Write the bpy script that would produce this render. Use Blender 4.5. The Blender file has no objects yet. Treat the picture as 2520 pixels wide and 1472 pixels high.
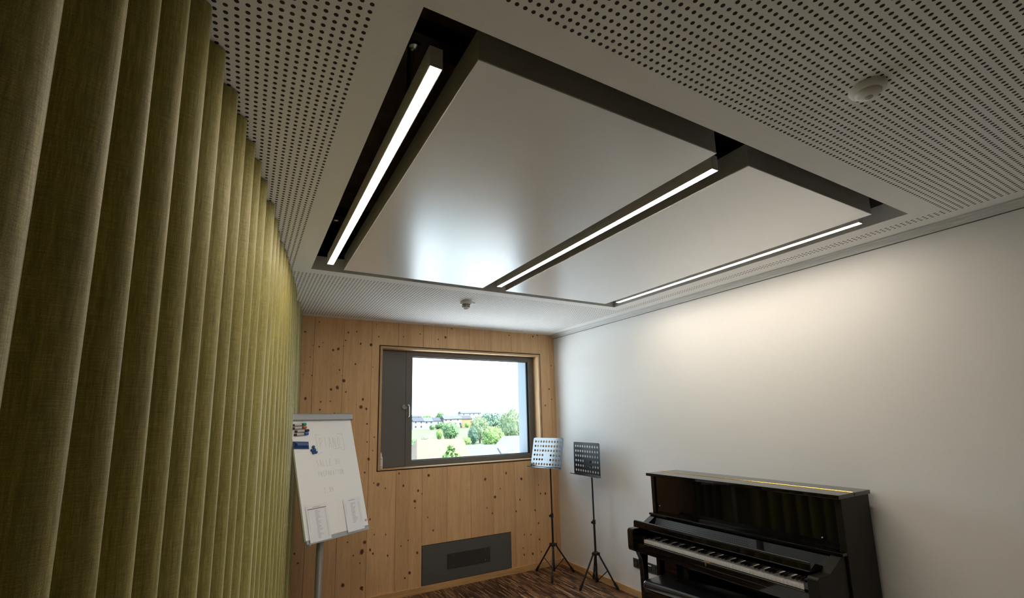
LED_COL = (1.0, .875, .725)
LED_POWER = 49.0
SKY_LOW = (.70, .875, 1.0)
SKY_HIGH = (.60, .80, 1.0)
SKY_POWER = 5.4
SUN_POWER = 20.0
EXPOSURE = 0.22
KNOTS = [(0.465, 2.603, 0.0078), (0.589, 2.711, 0.0064), (0.632, 2.506, 0.0057), (0.599, 2.463, 0.0071), (0.539, 2.472, 0.0049), (0.452, 2.46, 0.0042), (0.521, 2.358, 0.0056), (0.73, 2.436, 0.0099), (0.778, 2.451, 0.0121), (0.826, 2.483, 0.0057), (0.844, 2.542, 0.0064), (0.869, 2.625, 0.0079), (0.953, 2.641, 0.0065), (0.995, 2.515, 0.0093), (1.1, 2.511, 0.0137), (0.95, 2.304, 0.0078), (1.125, 2.278, 0.005), (0.737, 2.291, 0.0042), (0.797, 2.239, 0.0071), (0.735, 2.217, 0.0028), (0.772, 2.207, 0.0042), (0.842, 2.132, 0.0148), (0.821, 2.181, 0.0042), (0.725, 2.044, 0.0105), (0.783, 2.063, 0.0148), (0.865, 2.02, 0.0071), (0.497, 1.955, 0.0119), (0.545, 2.177, 0.0063), (0.466, 2.185, 0.0056), (0.468, 2.295, 0.0042), (0.635, 1.923, 0.007), (0.631, 1.847, 0.0077), (0.723, 1.928, 0.0063), (1.033, 1.947, 0.0114), (1.017, 1.87, 0.0156), (1.07, 1.851, 0.0107), (0.971, 1.893, 0.005), (0.899, 1.941, 0.0035), (0.765, 1.812, 0.0063), (1.178, 2.602, 0.0065), (1.15, 2.731, 0.0044), (1.924, 2.645, 0.0131), (1.838, 2.616, 0.0065), (1.999, 2.75, 0.0066), (1.627, 2.662, 0.0064), (1.443, 2.62, 0.0064), (2.748, 2.724, 0.007), (3.092, 2.733, 0.0096), (3.146, 2.805, 0.0097), (3.158, 2.752, 0.0073), (3.326, 2.818, 0.0074), (3.351, 2.375, 0.0073), (3.309, 2.077, 0.0097), (3.243, 1.872, 0.0096), (3.341, 1.948, 0.0073), (1.206, 1.099, 0.0145), (1.464, 1.065, 0.0105), (1.418, 1.19, 0.0084), (1.736, 1.147, 0.0128), (1.622, 1.002, 0.0106), (1.587, 0.9, 0.0128), (1.664, 0.967, 0.0064), (1.589, 0.834, 0.0064), (1.728, 0.723, 0.0065), (1.28, 1.055, 0.0063), (1.787, 0.587, 0.0087), (2.401, 1.055, 0.0135), (2.67, 1.101, 0.0115), (2.872, 1.021, 0.014), (2.521, 0.851, 0.0137), (2.591, 0.934, 0.0069), (2.847, 0.789, 0.0094), (2.484, 0.679, 0.0091), (2.418, 0.744, 0.0068), (2.792, 0.666, 0.0094), (3.108, 0.932, 0.0072), (3.132, 0.83, 0.0096), (3.2, 0.824, 0.0121), (3.05, 0.65, 0.0096), (2.187, 0.96, 0.0044), (1.081, 1.701, 0.0082), (1.106, 1.353, 0.0123), (1.086, 1.522, 0.0062), (1.145, 1.434, 0.0062), (1.157, 1.566, 0.0062), (1.072, 1.225, 0.0082), (1.164, 1.117, 0.0062), (1.136, 0.775, 0.0084), (1.18, 0.626, 0.0063), (1.09, 0.568, 0.0147), (1.066, 0.484, 0.019), (1.144, 0.49, 0.0106), (0.986, 0.462, 0.0063), (1.081, 0.138, 0.0064), (1.172, 0.451, 0.0085), (1.316, 0.411, 0.0086), (1.293, 0.611, 0.0064), (1.449, 0.481, 0.0064), (0.899, 0.213, 0.0149), (1.072, 0.156, 0.015), (1.051, 0.383, 0.0064), (0.469, 0.557, 0.0083), (0.502, 0.471, 0.0083), (0.696, 0.473, 0.0104), (0.93, 0.591, 0.0063), (1.541, 0.213, 0.0131), (1.619, 0.392, 0.0109), (1.493, 0.172, 0.0087), (1.523, 0.525, 0.0065), (2.982, 0.385, 0.0072), (3.092, 0.499, 0.0097), (3.098, 0.317, 0.0097), (3.001, 0.173, 0.0122), (2.874, 0.254, 0.0072), (2.892, 0.397, 0.0072), (3.119, 0.176, 0.0074), (2.885, 0.18, 0.0096)]
import bpy, bmesh, math, random
from mathutils import Vector, Matrix, noise
R = math.radians
C = bpy.context.scene.collection
SC = bpy.context.scene
PI = math.pi

# ------------------------------------------------------------------ helpers
def tag(o, label=None, cat=None, group=None, kind=None):
    if label: o['label'] = label
    if cat: o['category'] = cat
    if group: o['group'] = group
    if kind: o['kind'] = kind
    return o

def thing(name, label, cat, loc=(0, 0, 0), rz=0.0, group=None):
    o = bpy.data.objects.new(name, None)
    C.objects.link(o)
    o.location = loc
    o.rotation_euler = (0, 0, rz)
    o.empty_display_size = 0.05
    return tag(o, label, cat, group)

def obj(name, bm, mat, parent=None, smooth=False, angle=None):
    me = bpy.data.meshes.new(name)
    bmesh.ops.recalc_face_normals(bm, faces=bm.faces[:])
    bm.to_mesh(me)
    bm.free()
    for m in (mat if isinstance(mat, (list, tuple)) else [mat]):
        me.materials.append(m)
    if smooth:
        for p in me.polygons:
            p.use_smooth = True
        if angle is not None:
            me.set_sharp_from_angle(angle=R(angle))
    o = bpy.data.objects.new(name, me)
    C.objects.link(o)
    if parent: o.parent = parent
    return o

def struct(name, bm, mat, parent=None, **k):
    o = obj(name, bm, mat, parent, **k)
    if parent is None: o['kind'] = 'structure'
    return o

def join(bm, src):
    me = bpy.data.meshes.new('tmp')
    src.to_mesh(me)
    src.free()
    bm.from_mesh(me)
    bpy.data.meshes.remove(me)

def box(bm, x0, x1, y0, y1, z0, z1, bev=0.0, seg=2, mi=0):
    t = bmesh.new()
    bmesh.ops.create_cube(t, size=1.0)
    for v in t.verts:
        v.co = Vector(((x0 + x1) / 2 + v.co.x * (x1 - x0), (y0 + y1) / 2 + v.co.y * (y1 - y0), (z0 + z1) / 2 + v.co.z * (z1 - z0)))
    if bev > 0:
        bmesh.ops.bevel(t, geom=t.edges[:], offset=bev, segments=seg, profile=0.5, affect='EDGES')
    for f in t.faces: f.material_index = mi
    join(bm, t)
    return bm

def nb(*a, **k):
    return box(bmesh.new(), *a, **k)

def prism(bm, pts, axis, a0, a1, bev=0.0, seg=2):
    """closed outline pts in the plane across axis, extruded from a0 to a1. axis 'y': pts are (x, z); 'x': (y, z); 'z': (x, y)"""
    t = bmesh.new()
    def P(p, a):
        return {'y': Vector((p[0], a, p[1])), 'x': Vector((a, p[0], p[1])), 'z': Vector((p[0], p[1], a))}[axis]
    A = [t.verts.new(P(p, a0)) for p in pts]
    B = [t.verts.new(P(p, a1)) for p in pts]
    n = len(pts)
    t.faces.new(A)
    t.faces.new(B[::-1])
    for i in range(n):
        t.faces.new((A[i], A[(i + 1) % n], B[(i + 1) % n], B[i]))
    bmesh.ops.recalc_face_normals(t, faces=t.faces[:])
    if bev > 0:
        bmesh.ops.bevel(t, geom=t.edges[:], offset=bev, segments=seg, profile=0.5, affect='EDGES')
    join(bm, t)
    return bm

def tube(bm, p0, p1, r0, r1=None, n=14, caps=True):
    p0, p1 = Vector(p0), Vector(p1)
    r1 = r0 if r1 is None else r1
    d = (p1 - p0).normalized()
    u = d.orthogonal().normalized()
    w = d.cross(u)
    A, B = [], []
    for i in range(n):
        a = 2 * PI * i / n
        e = u * math.cos(a) + w * math.sin(a)
        A.append(bm.verts.new(p0 + e * r0))
        B.append(bm.verts.new(p1 + e * r1))
    for i in range(n):
        bm.faces.new((A[i], A[(i + 1) % n], B[(i + 1) % n], B[i]))
    if caps:
        bm.faces.new(A[::-1])
        bm.faces.new(B)
    return bm

def lathe(bm, prof, cx=0, cy=0, n=28):
    """prof: list of (radius, z)"""
    rings = []
    for r, z in prof:
        if r < 1e-6:
            rings.append([bm.verts.new((cx, cy, z))])
        else:
            rings.append([bm.verts.new((cx + r * math.cos(2 * PI * i / n), cy + r * math.sin(2 * PI * i / n), z)) for i in range(n)])
    for a, b in zip(rings, rings[1:]):
        for i in range(n):
            j = (i + 1) % n
            if len(a) == 1 and len(b) == 1: continue
            if len(a) == 1: bm.faces.new((a[0], b[i], b[j]))
            elif len(b) == 1: bm.faces.new((a[i], a[j], b[0]))
            else: bm.faces.new((a[i], a[j], b[j], b[i]))
    return bm

def sweep(bm, pts, r, n=8):
    for a, b in zip(pts, pts[1:]): tube(bm, a, b, r, n=n)
    return bm

# ------------------------------------------------------------------ materials
def mat(name, col=(.8, .8, .8), rough=.5, metal=0.0, spec=.5, coat=0.0, coat_r=.03):
    m = bpy.data.materials.new(name)
    m.use_nodes = True
    b = m.node_tree.nodes['Principled BSDF']
    b.inputs['Base Color'].default_value = (*col, 1)
    b.inputs['Roughness'].default_value = rough
    b.inputs['Metallic'].default_value = metal
    b.inputs['Specular IOR Level'].default_value = spec
    b.inputs['Coat Weight'].default_value = coat
    b.inputs['Coat Roughness'].default_value = coat_r
    return m

def N(m, typ, **k):
    n = m.node_tree.nodes.new(typ)
    for a, v in k.items():
        if a.startswith('i_'):
            key = a[2:]
            key = int(key) if key.isdigit() else key
            n.inputs[key].default_value = v
        else: setattr(n, a, v)
    return n

def L(m, a, b):
    m.node_tree.links.new(a, b)

def bsdf(m): return m.node_tree.nodes['Principled BSDF']

def coords(m, scale=(1, 1, 1), kind='Object', rot=(0, 0, 0)):
    t = N(m, 'ShaderNodeTexCoord')
    p = N(m, 'ShaderNodeMapping')
    p.inputs['Scale'].default_value = scale
    p.inputs['Rotation'].default_value = rot
    L(m, t.outputs[kind], p.inputs['Vector'])
    return p.outputs['Vector']

def ramp(m, fac, stops, interp='LINEAR'):
    r = N(m, 'ShaderNodeValToRGB')
    r.color_ramp.interpolation = interp
    el = r.color_ramp.elements
    while len(el) < len(stops): el.new(0.5)
    for e, (p, c) in zip(el, stops):
        e.position = p
        e.color = (*c, 1)
    L(m, fac, r.inputs['Fac'])
    return r.outputs['Color']

def mixc(m, fac, a, b, mode='MIX'):
    n = N(m, 'ShaderNodeMix', data_type='RGBA', blend_type=mode)
    for s, v in ((0, fac), (6, a), (7, b)):
        if isinstance(v, (float, int)): n.inputs[s].default_value = v
        elif isinstance(v, tuple): n.inputs[s].default_value = (*v, 1)
        else: L(m, v, n.inputs[s])
    return n.outputs[2]

def math_(m, op, a, b=None, c=None):
    n = N(m, 'ShaderNodeMath', operation=op)
    for i, v in enumerate((a, b, c)):
        if v is None: continue
        if isinstance(v, (float, int)): n.inputs[i].default_value = v
        else: L(m, v, n.inputs[i])
    return n.outputs[0]

def bump(m, h, strength=.2, dist=.002):
    b = N(m, 'ShaderNodeBump')
    b.inputs['Strength'].default_value = strength
    b.inputs['Distance'].default_value = dist
    L(m, h, b.inputs['Height'])
    L(m, b.outputs['Normal'], bsdf(m).inputs['Normal'])

def plain_noise(name, col, var=.04, scale=60, rough=.7, b_s=.1, b_d=.001, **k):
    m = mat(name, col, rough, **k)
    v = coords(m)
    n = N(m, 'ShaderNodeTexNoise', i_Scale=scale, i_Detail=4.0)
    L(m, v, n.inputs['Vector'])
    c = ramp(m, n.outputs['Fac'], [(.3, tuple(max(0, x - var) for x in col)), (.7, tuple(x + var for x in col))])
    L(m, c, bsdf(m).inputs['Base Color'])
    bump(m, n.outputs['Fac'], b_s, b_d)
    return m

M = {}
M['plaster'] = plain_noise('white_plaster', (.84, .84, .83), .012, 160, .85, .25, .0012)
M['rug'] = plain_noise('bounce_rug_weave', (.80, .79, .77), .03, 120, .95, .3, .002)  # pale surface of the added light-bouncing rug
M['rear'] = plain_noise('rear_timber', (.075, .050, .034), .01, 20, .7)
M['trim_white'] = mat('trim_white', (.70, .70, .68), .55)
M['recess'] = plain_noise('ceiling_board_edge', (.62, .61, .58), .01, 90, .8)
M['dark_void'] = plain_noise('dark_timber_void', (.16, .115, .075), .03, 8, .85)
M['black_steel'] = mat('black_steel', (.012, .013, .017), .5)
M['panel_side'] = mat('panel_side_grey', (.40, .39, .37), .45)
M['housing'] = mat('aluminium_housing', (.78, .75, .71), .45, .15)
M['white_plastic'] = mat('white_plastic', (.82, .82, .80), .35)
M['grey_lens'] = mat('grey_lens', (.45, .46, .46), .2)
M['black_slot'] = mat('black_slot', (.01, .01, .01), .6)
M['frame_grey'] = plain_noise('window_grey', (.135, .130, .124), .006, 300, .42, .08, .0004)
M['gasket'] = mat('black_gasket', (.012, .014, .018), .4)
M['steel'] = mat('brushed_steel', (.55, .55, .54), .28, 1.0)
M['ext_white'] = mat('exterior_metal', (.16, .19, .225), .5)
M['cover_grey'] = plain_noise('cover_grey', (.105, .102, .096), .008, 250, .55, .1, .0004)
M['cover_dark'] = plain_noise('cover_dark', (.042, .042, .040), .004, 250, .5, .1, .0004)
M['piano'] = mat('black_polyester', (.0030, .0029, .0032), .035, 0, .5, .25, .02)
M['piano_side'] = mat('black_satin_side', (.014, .0110, .0075), .36, 0, .17)
M['brass'] = mat('brass', (.80, .52, .16), .25, 1.0)
M['key_white'] = mat('key_white', (.78, .77, .74), .25)
M['key_black'] = mat('key_black', (.006, .006, .006), .25)
M['leather'] = plain_noise('black_leather', (.010, .011, .013), .002, 260, .22, .08, .0005, spec=.9, coat=.4, coat_r=.12)
M['stand_black'] = mat('stand_black', (.010, .010, .011), .38)
M['desk_black'] = mat('desk_black_lacquer', (.018, .019, .022), .18, 0, .9, 1.0, .10)
bsdf(M['desk_black']).inputs['Coat IOR'].default_value = 1.9
M['desk_matte'] = mat('desk_black_dull', (.010, .0105, .012), .34, 0, .35)  # same black desk, dulled and darkened so it mirrors less
M['rubber'] = mat('rubber', (.012, .012, .012), .7)
M['board_white'] = mat('board_white', (.91, .92, .95), .30)
M['board_edge'] = mat('board_edge', (.42, .43, .30), .5)
M['grey_alu'] = mat('grey_aluminium', (.36, .37, .38), .38, .4)
M['tray'] = mat('tray_grey', (.40, .43, .46), .35, .3)
M['pole'] = mat('pole_grey', (.42, .43, .43), .32, .4)
M['ink'] = mat('faint_marker_ink', (.60, .62, .65), .5)
M['paper'] = mat('paper', (.86, .88, .94), .8)
M['print'] = mat('grey_print', (.56, .57, .63), .8)
M['purple'] = mat('purple_bar', (.22, .06, .14), .7)
M['red_ink'] = mat('red_sticker', (.75, .12, .10), .6)
M['blue'] = mat('blue_plastic', (.010, .065, .24), .32)
M['blue_light'] = mat('blue_cap', (.015, .16, .50), .35)
M['green_cap'] = mat('green_cap', (.01, .36, .22), .35)
M['orange_cap'] = mat('orange_cap', (.62, .14, .03), .35)
M['marker_white'] = mat('marker_white', (.62, .60, .60), .35)
M['marker_dark'] = mat('marker_dark', (.03, .02, .02), .4)
M['bottle'] = mat('bottle_white', (.80, .78, .76), .35)
M['pink'] = mat('pink_band', (.72, .40, .36), .5)

def emit_mat(name, col, s):
    m = bpy.data.materials.new(name)
    m.use_nodes = True
    nt = m.node_tree
    nt.nodes.remove(bsdf(m))
    e = N(m, 'ShaderNodeEmission')
    e.inputs['Color'].default_value = (*col, 1)
    e.inputs['Strength'].default_value = s
    L(m, e.outputs[0], nt.nodes['Material Output'].inputs['Surface'])
    return m
M['led'] = emit_mat('led_diffuser', LED_COL, LED_POWER)

# ceiling: painted gypsum board with a square grid of 12 mm holes every 25 mm
def ceiling_mat():
    m = mat('perforated_gypsum', (.70, .68, .645), .9)
    t = N(m, 'ShaderNodeTexCoord')
    s = N(m, 'ShaderNodeSeparateXYZ')
    L(m, t.outputs['Object'], s.inputs[0])
    x, y = s.outputs[0], s.outputs[1]
    def cell(c, off):
        a = math_(m, 'MULTIPLY', math_(m, 'SUBTRACT', c, off), 40.0)
        return math_(m, 'SUBTRACT', math_(m, 'FRACT', math_(m, 'ADD', a, 100.5)), 0.5)
    fx, fy = cell(x, .2187), cell(y, .887)
    d = math_(m, 'SQRT', math_(m, 'ADD', math_(m, 'MULTIPLY', fx, fx), math_(m, 'MULTIPLY', fy, fy)))
    hole = N(m, 'ShaderNodeMapRange')
    hole.inputs[1].default_value = .225
    hole.inputs[2].default_value = .250
    hole.inputs[3].default_value = 1.0
    hole.inputs[4].default_value = 0.0
    L(m, d, hole.inputs[0])
    def gt(a, b): return math_(m, 'GREATER_THAN', a, b)
    def lt(a, b): return math_(m, 'LESS_THAN', a, b)
    inner = math_(m, 'MULTIPLY', math_(m, 'MULTIPLY', gt(x, .2312), lt(x, 3.180)), math_(m, 'MULTIPLY', gt(y, .8995), lt(y, 3.4495)))
    outer = math_(m, 'MULTIPLY', lt(x, 3.256), lt(y, 4.80))
    mask = math_(m, 'MULTIPLY', math_(m, 'MULTIPLY', hole.outputs[0], outer), math_(m, 'SUBTRACT', 1.0, inner))
    n = N(m, 'ShaderNodeTexNoise', i_Scale=220.0, i_Detail=3.0)
    L(m, t.outputs['Object'], n.inputs['Vector'])
    base = ramp(m, n.outputs['Fac'], [(.3, (.86, .85, .825)), (.7, (.90, .885, .86))])
    L(m, mixc(m, mask, base, (.030, .021, .012)), bsdf(m).inputs['Base Color'])
    h = math_(m, 'ADD', math_(m, 'MULTIPLY', mask, -1.0), math_(m, 'MULTIPLY', n.outputs['Fac'], .12))
    bump(m, h, .35, .0025)
    return m
M['ceiling'] = ceiling_mat()

# satin white painted metal of the ceiling panels
M['panel_face'] = mat('panel_white_satin', (.88, .89, .90), .30, 0, .5, 1.0, .255)
bsdf(M['panel_face']).inputs['Coat IOR'].default_value = 2.0
_m = M['panel_face']
_n = N(_m, 'ShaderNodeTexNoise', i_Scale=420.0, i_Detail=2.0)
L(_m, coords(_m), _n.inputs['Vector'])
bump(_m, _n.outputs['Fac'], .05, .0005)

# spruce boards
def wood_mat(name, c0, c1, vertical=True, tone=True, rough=.55):
    m = mat(name, c1, rough, 0, .35)
    t = N(m, 'ShaderNodeTexCoord')
    src = t.outputs['Object']
    if tone:
        at = N(m, 'ShaderNodeAttribute', attribute_name='tone')
        add = N(m, 'ShaderNodeVectorMath', operation='ADD')
        sc = N(m, 'ShaderNodeVectorMath', operation='SCALE')
        comb = N(m, 'ShaderNodeCombineXYZ')
        L(m, at.outputs['Fac'], comb.inputs[0])
        L(m, at.outputs['Fac'], comb.inputs[2])
        L(m, comb.outputs[0], sc.inputs[0])
        sc.inputs['Scale'].default_value = 17.0
        L(m, src, add.inputs[0])
        L(m, sc.outputs[0], add.inputs[1])
        src = add.outputs[0]
    mp = N(m, 'ShaderNodeMapping')
    mp.inputs['Scale'].default_value = (1, 1, .055) if vertical == True else ((.055, 1, 1) if vertical == 'x' else (1, .055, 1))
    L(m, src, mp.inputs['Vector'])
    n1 = N(m, 'ShaderNodeTexNoise', i_Scale=34.0, i_Detail=5.0, i_Roughness=.62, i_Distortion=.8)
    n2 = N(m, 'ShaderNodeTexNoise', i_Scale=210.0, i_Detail=3.0)
    n3 = N(m, 'ShaderNodeTexNoise', i_Scale=5.0, i_Detail=2.0)
    for n in (n1, n2, n3): L(m, mp.outputs[0], n.inputs['Vector'])
    g = math_(m, 'ADD', math_(m, 'MULTIPLY', n1.outputs['Fac'], .62), math_(m, 'MULTIPLY', n2.outputs['Fac'], .38))
    col = ramp(m, g, [(.32, c0), (.56, c1), (.75, tuple(min(1, x * 1.13) for x in c1))])
    col = mixc(m, .22, col, ramp(m, n3.outputs['Fac'], [(.3, (.62, .58, .54)), (.7, (1, 1, 1))]), 'MULTIPLY')
    if tone:
        tv = ramp(m, at.outputs['Fac'], [(0, (.90, .88, .86)), (1, (1.0, 1.0, 1.0))])
        col = mixc(m, 1.0, col, tv, 'MULTIPLY')
    L(m, col, bsdf(m).inputs['Base Color'])
    bump(m, g, .12, .0008)
    return m
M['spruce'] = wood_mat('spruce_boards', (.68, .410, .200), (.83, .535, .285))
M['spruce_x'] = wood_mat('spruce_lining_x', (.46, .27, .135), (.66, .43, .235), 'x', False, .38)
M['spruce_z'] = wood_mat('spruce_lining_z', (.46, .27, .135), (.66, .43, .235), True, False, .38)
M['base_x'] = wood_mat('baseboard_wood_x', (.50, .28, .11), (.72, .45, .20), 'x', False, .45)
M['base_y'] = wood_mat('baseboard_wood_y', (.50, .28, .11), (.72, .45, .20), 'y', False, .45)
M['knot'] = mat('wood_knot', (.105, .046, .018), .6)
M['knot_ring'] = mat('wood_knot_ring', (.36, .185, .085), .6)

def floor_mat():
    m = mat('industrial_parquet', (.1, .05, .03), .38, 0, .4)
    v = coords(m, (1, 1, 1), 'Object', (0, 0, PI / 2))
    b = N(m, 'ShaderNodeTexBrick')
    b.offset = .37
    b.offset_frequency = 2
    b.squash = 1.0
    b.inputs['Color1'].default_value = (0, 0, 0, 1)
    b.inputs['Color2'].default_value = (1, 1, 1, 1)
    b.inputs['Mortar'].default_value = (.1, .1, .1, 1)
    b.inputs['Scale'].default_value = 1.0
    b.inputs['Mortar Size'].default_value = .0006
    b.inputs['Brick Width'].default_value = .165
    b.inputs['Row Height'].default_value = .0115
    b.inputs['Bias'].default_value = 0.0
    L(m, v, b.inputs['Vector'])
    col = ramp(m, b.outputs['Color'], [(0, (.030, .014, .009)), (.38, (.085, .040, .022)), (.66, (.19, .092, .048)), (.86, (.36, .19, .095)), (1, (.50, .30, .17))])
    n = N(m, 'ShaderNodeTexNoise', i_Scale=14.0, i_Detail=4.0)
    L(m, coords(m, (6, .6, 1)), n.inputs['Vector'])
    col = mixc(m, .5, col, ramp(m, n.outputs['Fac'], [(.3, (.5, .48, .46)), (.7, (1.1, 1.1, 1.1))]), 'MULTIPLY')
    L(m, col, bsdf(m).inputs['Base Color'])
    return m
M['floor'] = floor_mat()

def curtain_mat():
    m = mat('olive_curtain_weave', (.2, .18, .05), .52, 0, .55)
    b = bsdf(m)
    b.inputs['Sheen Weight'].default_value = 1.0
    b.inputs['Sheen Roughness'].default_value = .25
    b.inputs['Sheen Tint'].default_value = (.95, 1.0, .80, 1)
    uv = N(m, 'ShaderNodeUVMap')
    def nz(sc, scale, detail=3.0):
        p = N(m, 'ShaderNodeMapping')
        p.inputs['Scale'].default_value = sc
        L(m, uv.outputs[0], p.inputs['Vector'])
        n = N(m, 'ShaderNodeTexNoise', i_Scale=scale, i_Detail=detail)
        L(m, p.outputs[0], n.inputs['Vector'])
        return n.outputs['Fac']
    warp = nz((1, .05, 1), 520)
    weft = nz((.05, 1, 1), 520)
    slub = nz((1, .035, 1), 150, 4.0)
    fleck = nz((1, 1, 1), 700, 2.0)
    big = nz((.6, .35, 1), 9)
    g = math_(m, 'ADD', math_(m, 'MULTIPLY', warp, .26), math_(m, 'ADD', math_(m, 'MULTIPLY', weft, .20), math_(m, 'ADD', math_(m, 'MULTIPLY', slub, .24), math_(m, 'MULTIPLY', fleck, .30))))
    col = ramp(m, g, [(.36, (.120, .106, .022)), (.5, (.295, .258, .062)), (.64, (.53, .475, .145))])
    col = mixc(m, .2, col, ramp(m, big, [(.3, (.76, .72, .62)), (.7, (1, 1, 1))]), 'MULTIPLY')
    L(m, col, b.inputs['Base Color'])
    # thread grid for the relief
    sp = N(m, 'ShaderNodeSeparateXYZ')
    L(m, uv.outputs[0], sp.inputs[0])
    tx = math_(m, 'SINE', math_(m, 'MULTIPLY', sp.outputs[0], 3600.0))
    ty = math_(m, 'SINE', math_(m, 'MULTIPLY', sp.outputs[1], 3600.0))
    h = math_(m, 'ADD', math_(m, 'MULTIPLY', math_(m, 'MULTIPLY', tx, ty), .35), math_(m, 'MULTIPLY', g, 2.0))
    bump(m, h, .35, .0009)
    return m
M['curtain'] = curtain_mat()

def glass_mat():
    m = bpy.data.materials.new('window_glass')
    m.use_nodes = True
    nt = m.node_tree
    nt.nodes.remove(bsdf(m))
    tr = N(m, 'ShaderNodeBsdfTransparent')
    tr.inputs['Color'].default_value = (.94, .965, .96, 1)
    gl = N(m, 'ShaderNodeBsdfGlossy')
    gl.inputs['Roughness'].default_value = 0.02
    fr = N(m, 'ShaderNodeFresnel')
    fr.inputs['IOR'].default_value = 1.45
    mx = N(m, 'ShaderNodeMixShader')
    L(m, fr.outputs[0], mx.inputs[0])
    L(m, tr.outputs[0], mx.inputs[1])
    L(m, gl.outputs[0], mx.inputs[2])
    L(m, mx.outputs[0], nt.nodes['Material Output'].inputs['Surface'])
    return m
M['glass'] = glass_mat()

# outdoors
M['meadow'] = plain_noise('meadow_grass', (.058, .066, .025), .006, .05, .95, 0, .01)
M['bounce_ground'] = plain_noise('pale_bounce_ground', (.86, .86, .85), .02, .4, .9, 0, .01)  # unseen near ground, made pale to throw daylight onto the ceiling
def leaf(name, a, b):
    m = mat(name, a, .7, 0, .25)
    n = N(m, 'ShaderNodeTexNoise', i_Scale=1.3, i_Detail=3.0)
    L(m, coords(m), n.inputs['Vector'])
    L(m, ramp(m, n.outputs['Fac'], [(.35, a), (.65, b)]), bsdf(m).inputs['Base Color'])
    return m
M['leaf_mid'] = leaf('leaf_mid', (0.072, 0.137, 0.058), (0.117, 0.195, 0.085))
M['leaf_dark'] = leaf('leaf_dark', (0.047, 0.091, 0.062), (0.072, 0.124, 0.081))
M['leaf_pale'] = leaf('leaf_pale', (0.163, 0.215, 0.111), (0.215, 0.267, 0.156))
M['leaf_light'] = leaf('leaf_light', (0.124, 0.208, 0.058), (0.182, 0.273, 0.091))
M['leaf_blue'] = leaf('leaf_blue', (0.111, 0.182, 0.124), (0.163, 0.234, 0.169))
M['bark'] = mat('bark', (.06, .05, .04), .9)
M['render_white'] = mat('render_white', (0.240, 0.240, 0.255), .9)
M['render_pink'] = mat('render_pink', (0.225, 0.180, 0.158), .9)
M['render_yellow'] = mat('render_yellow', (0.210, 0.150, 0.075), .9)
M['slate'] = plain_noise('slate_roof', (.026, .029, .038), .003, 3, .7)
M['slate_light'] = plain_noise('slate_light', (.052, .055, .066), .004, 3, .7)
M['metal_roof'] = plain_noise('grey_metal_roof', (.053, .053, .056), .004, .8, .6)
M['render_bounce'] = mat('render_bounce_white', (.40, .41, .42), .9)  # unseen house fronts, brightened for the reflection in the ceiling panel
M['orange_roof'] = plain_noise('orange_tiles', (.105, .074, .052), .004, 1.2, .85)
M['win_dark'] = mat('window_dark', (.03, .035, .045), .2)
# ------------------------------------------------------------------ measures (metres, floor at z = 0)
H = 2.765                    # ceiling underside
D = 4.891                    # back wall
RX = 3.401                   # right wall
OX0, OX1, OY0, OY1 = .336, 3.066, 1.007, 3.351     # ceiling opening
REAR = -2.2

# ------------------------------------------------------------------ setting
struct('floor', nb(-1.6, RX + .15, REAR - .1, D + .05, -.12, 0), M['floor'])

bm = bmesh.new()
def slab(x0, x1, y0, y1): box(bm, x0, x1, y0, y1, H, H + .10)
# four boards around the opening; their undersides are perforated, the edges of the opening plain
me_parts = [(-1.6, OX0, REAR - .1, D + .3), (OX1, RX + .15, REAR - .1, D + .3), (OX0, OX1, REAR - .1, OY0), (OX0, OX1, OY1, D + .3)]
xs = [-1.6, OX0, OX1, RX + .15]
ys = [REAR - .1, OY0, OY1, D + .3]
vs = {}
def V(i, j, z):
    k = (i, j, z)
    if k not in vs: vs[k] = bm.verts.new((xs[i], ys[j], z))
    return vs[k]
for i in range(3):
    for j in range(3):
        if i == 1 and j == 1: continue
        bm.faces.new((V(i, j, H), V(i, j + 1, H), V(i + 1, j + 1, H), V(i + 1, j, H))).material_index = 0
        bm.faces.new((V(i, j, H + .1), V(i + 1, j, H + .1), V(i + 1, j + 1, H + .1), V(i, j + 1, H + .1))).material_index = 1
for a, b in (((1, 1), (2, 1)), ((2, 1), (2, 2)), ((2, 2), (1, 2)), ((1, 2), (1, 1))):
    bm.faces.new((V(*a, H), V(*b, H), V(*b, H + .1), V(*a, H + .1))).material_index = 1
for a, b in (((0, 0), (3, 0)), ((3, 0), (3, 3)), ((3, 3), (0, 3)), ((0, 3), (0, 0))):
    pass
struct('ceiling', bm, [M['ceiling'], M['recess']])
# dark timber slab above the suspended ceiling, closed at the sides
bm = bmesh.new()
box(bm, -1.7, RX + .2, REAR - .2, D + .4, 3.26, 3.46)
struct('trim_3', bm, M['dark_void'])
bpy.data.objects['trim_3'].name = 'ceiling_slab'
bm = bmesh.new()
for x in (.05, .75, 1.45, 2.15, 2.85):
    box(bm, x, x + .11, REAR, D, 3.13, 3.259)
struct('ceiling_joists', bm, M['dark_void'])

# right, rear and left walls
struct('wall_right', nb(RX, RX + .15, REAR - .1, D + .03, -.12, 3.26), M['plaster'])
struct('wall_rear', nb(-1.6, RX + .15, REAR - .2, REAR, -.12, 3.26), M['rear'])
# the left wall runs behind the curtain at the same slant
bm = bmesh.new()
prism(bm, [(-1.15, REAR - .2), (.13, D + .03), (-.05, D + .03), (-1.45, REAR - .2)], 'z', -.12, 3.26)
struct('wall_left', bm, M['plaster'])

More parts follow.
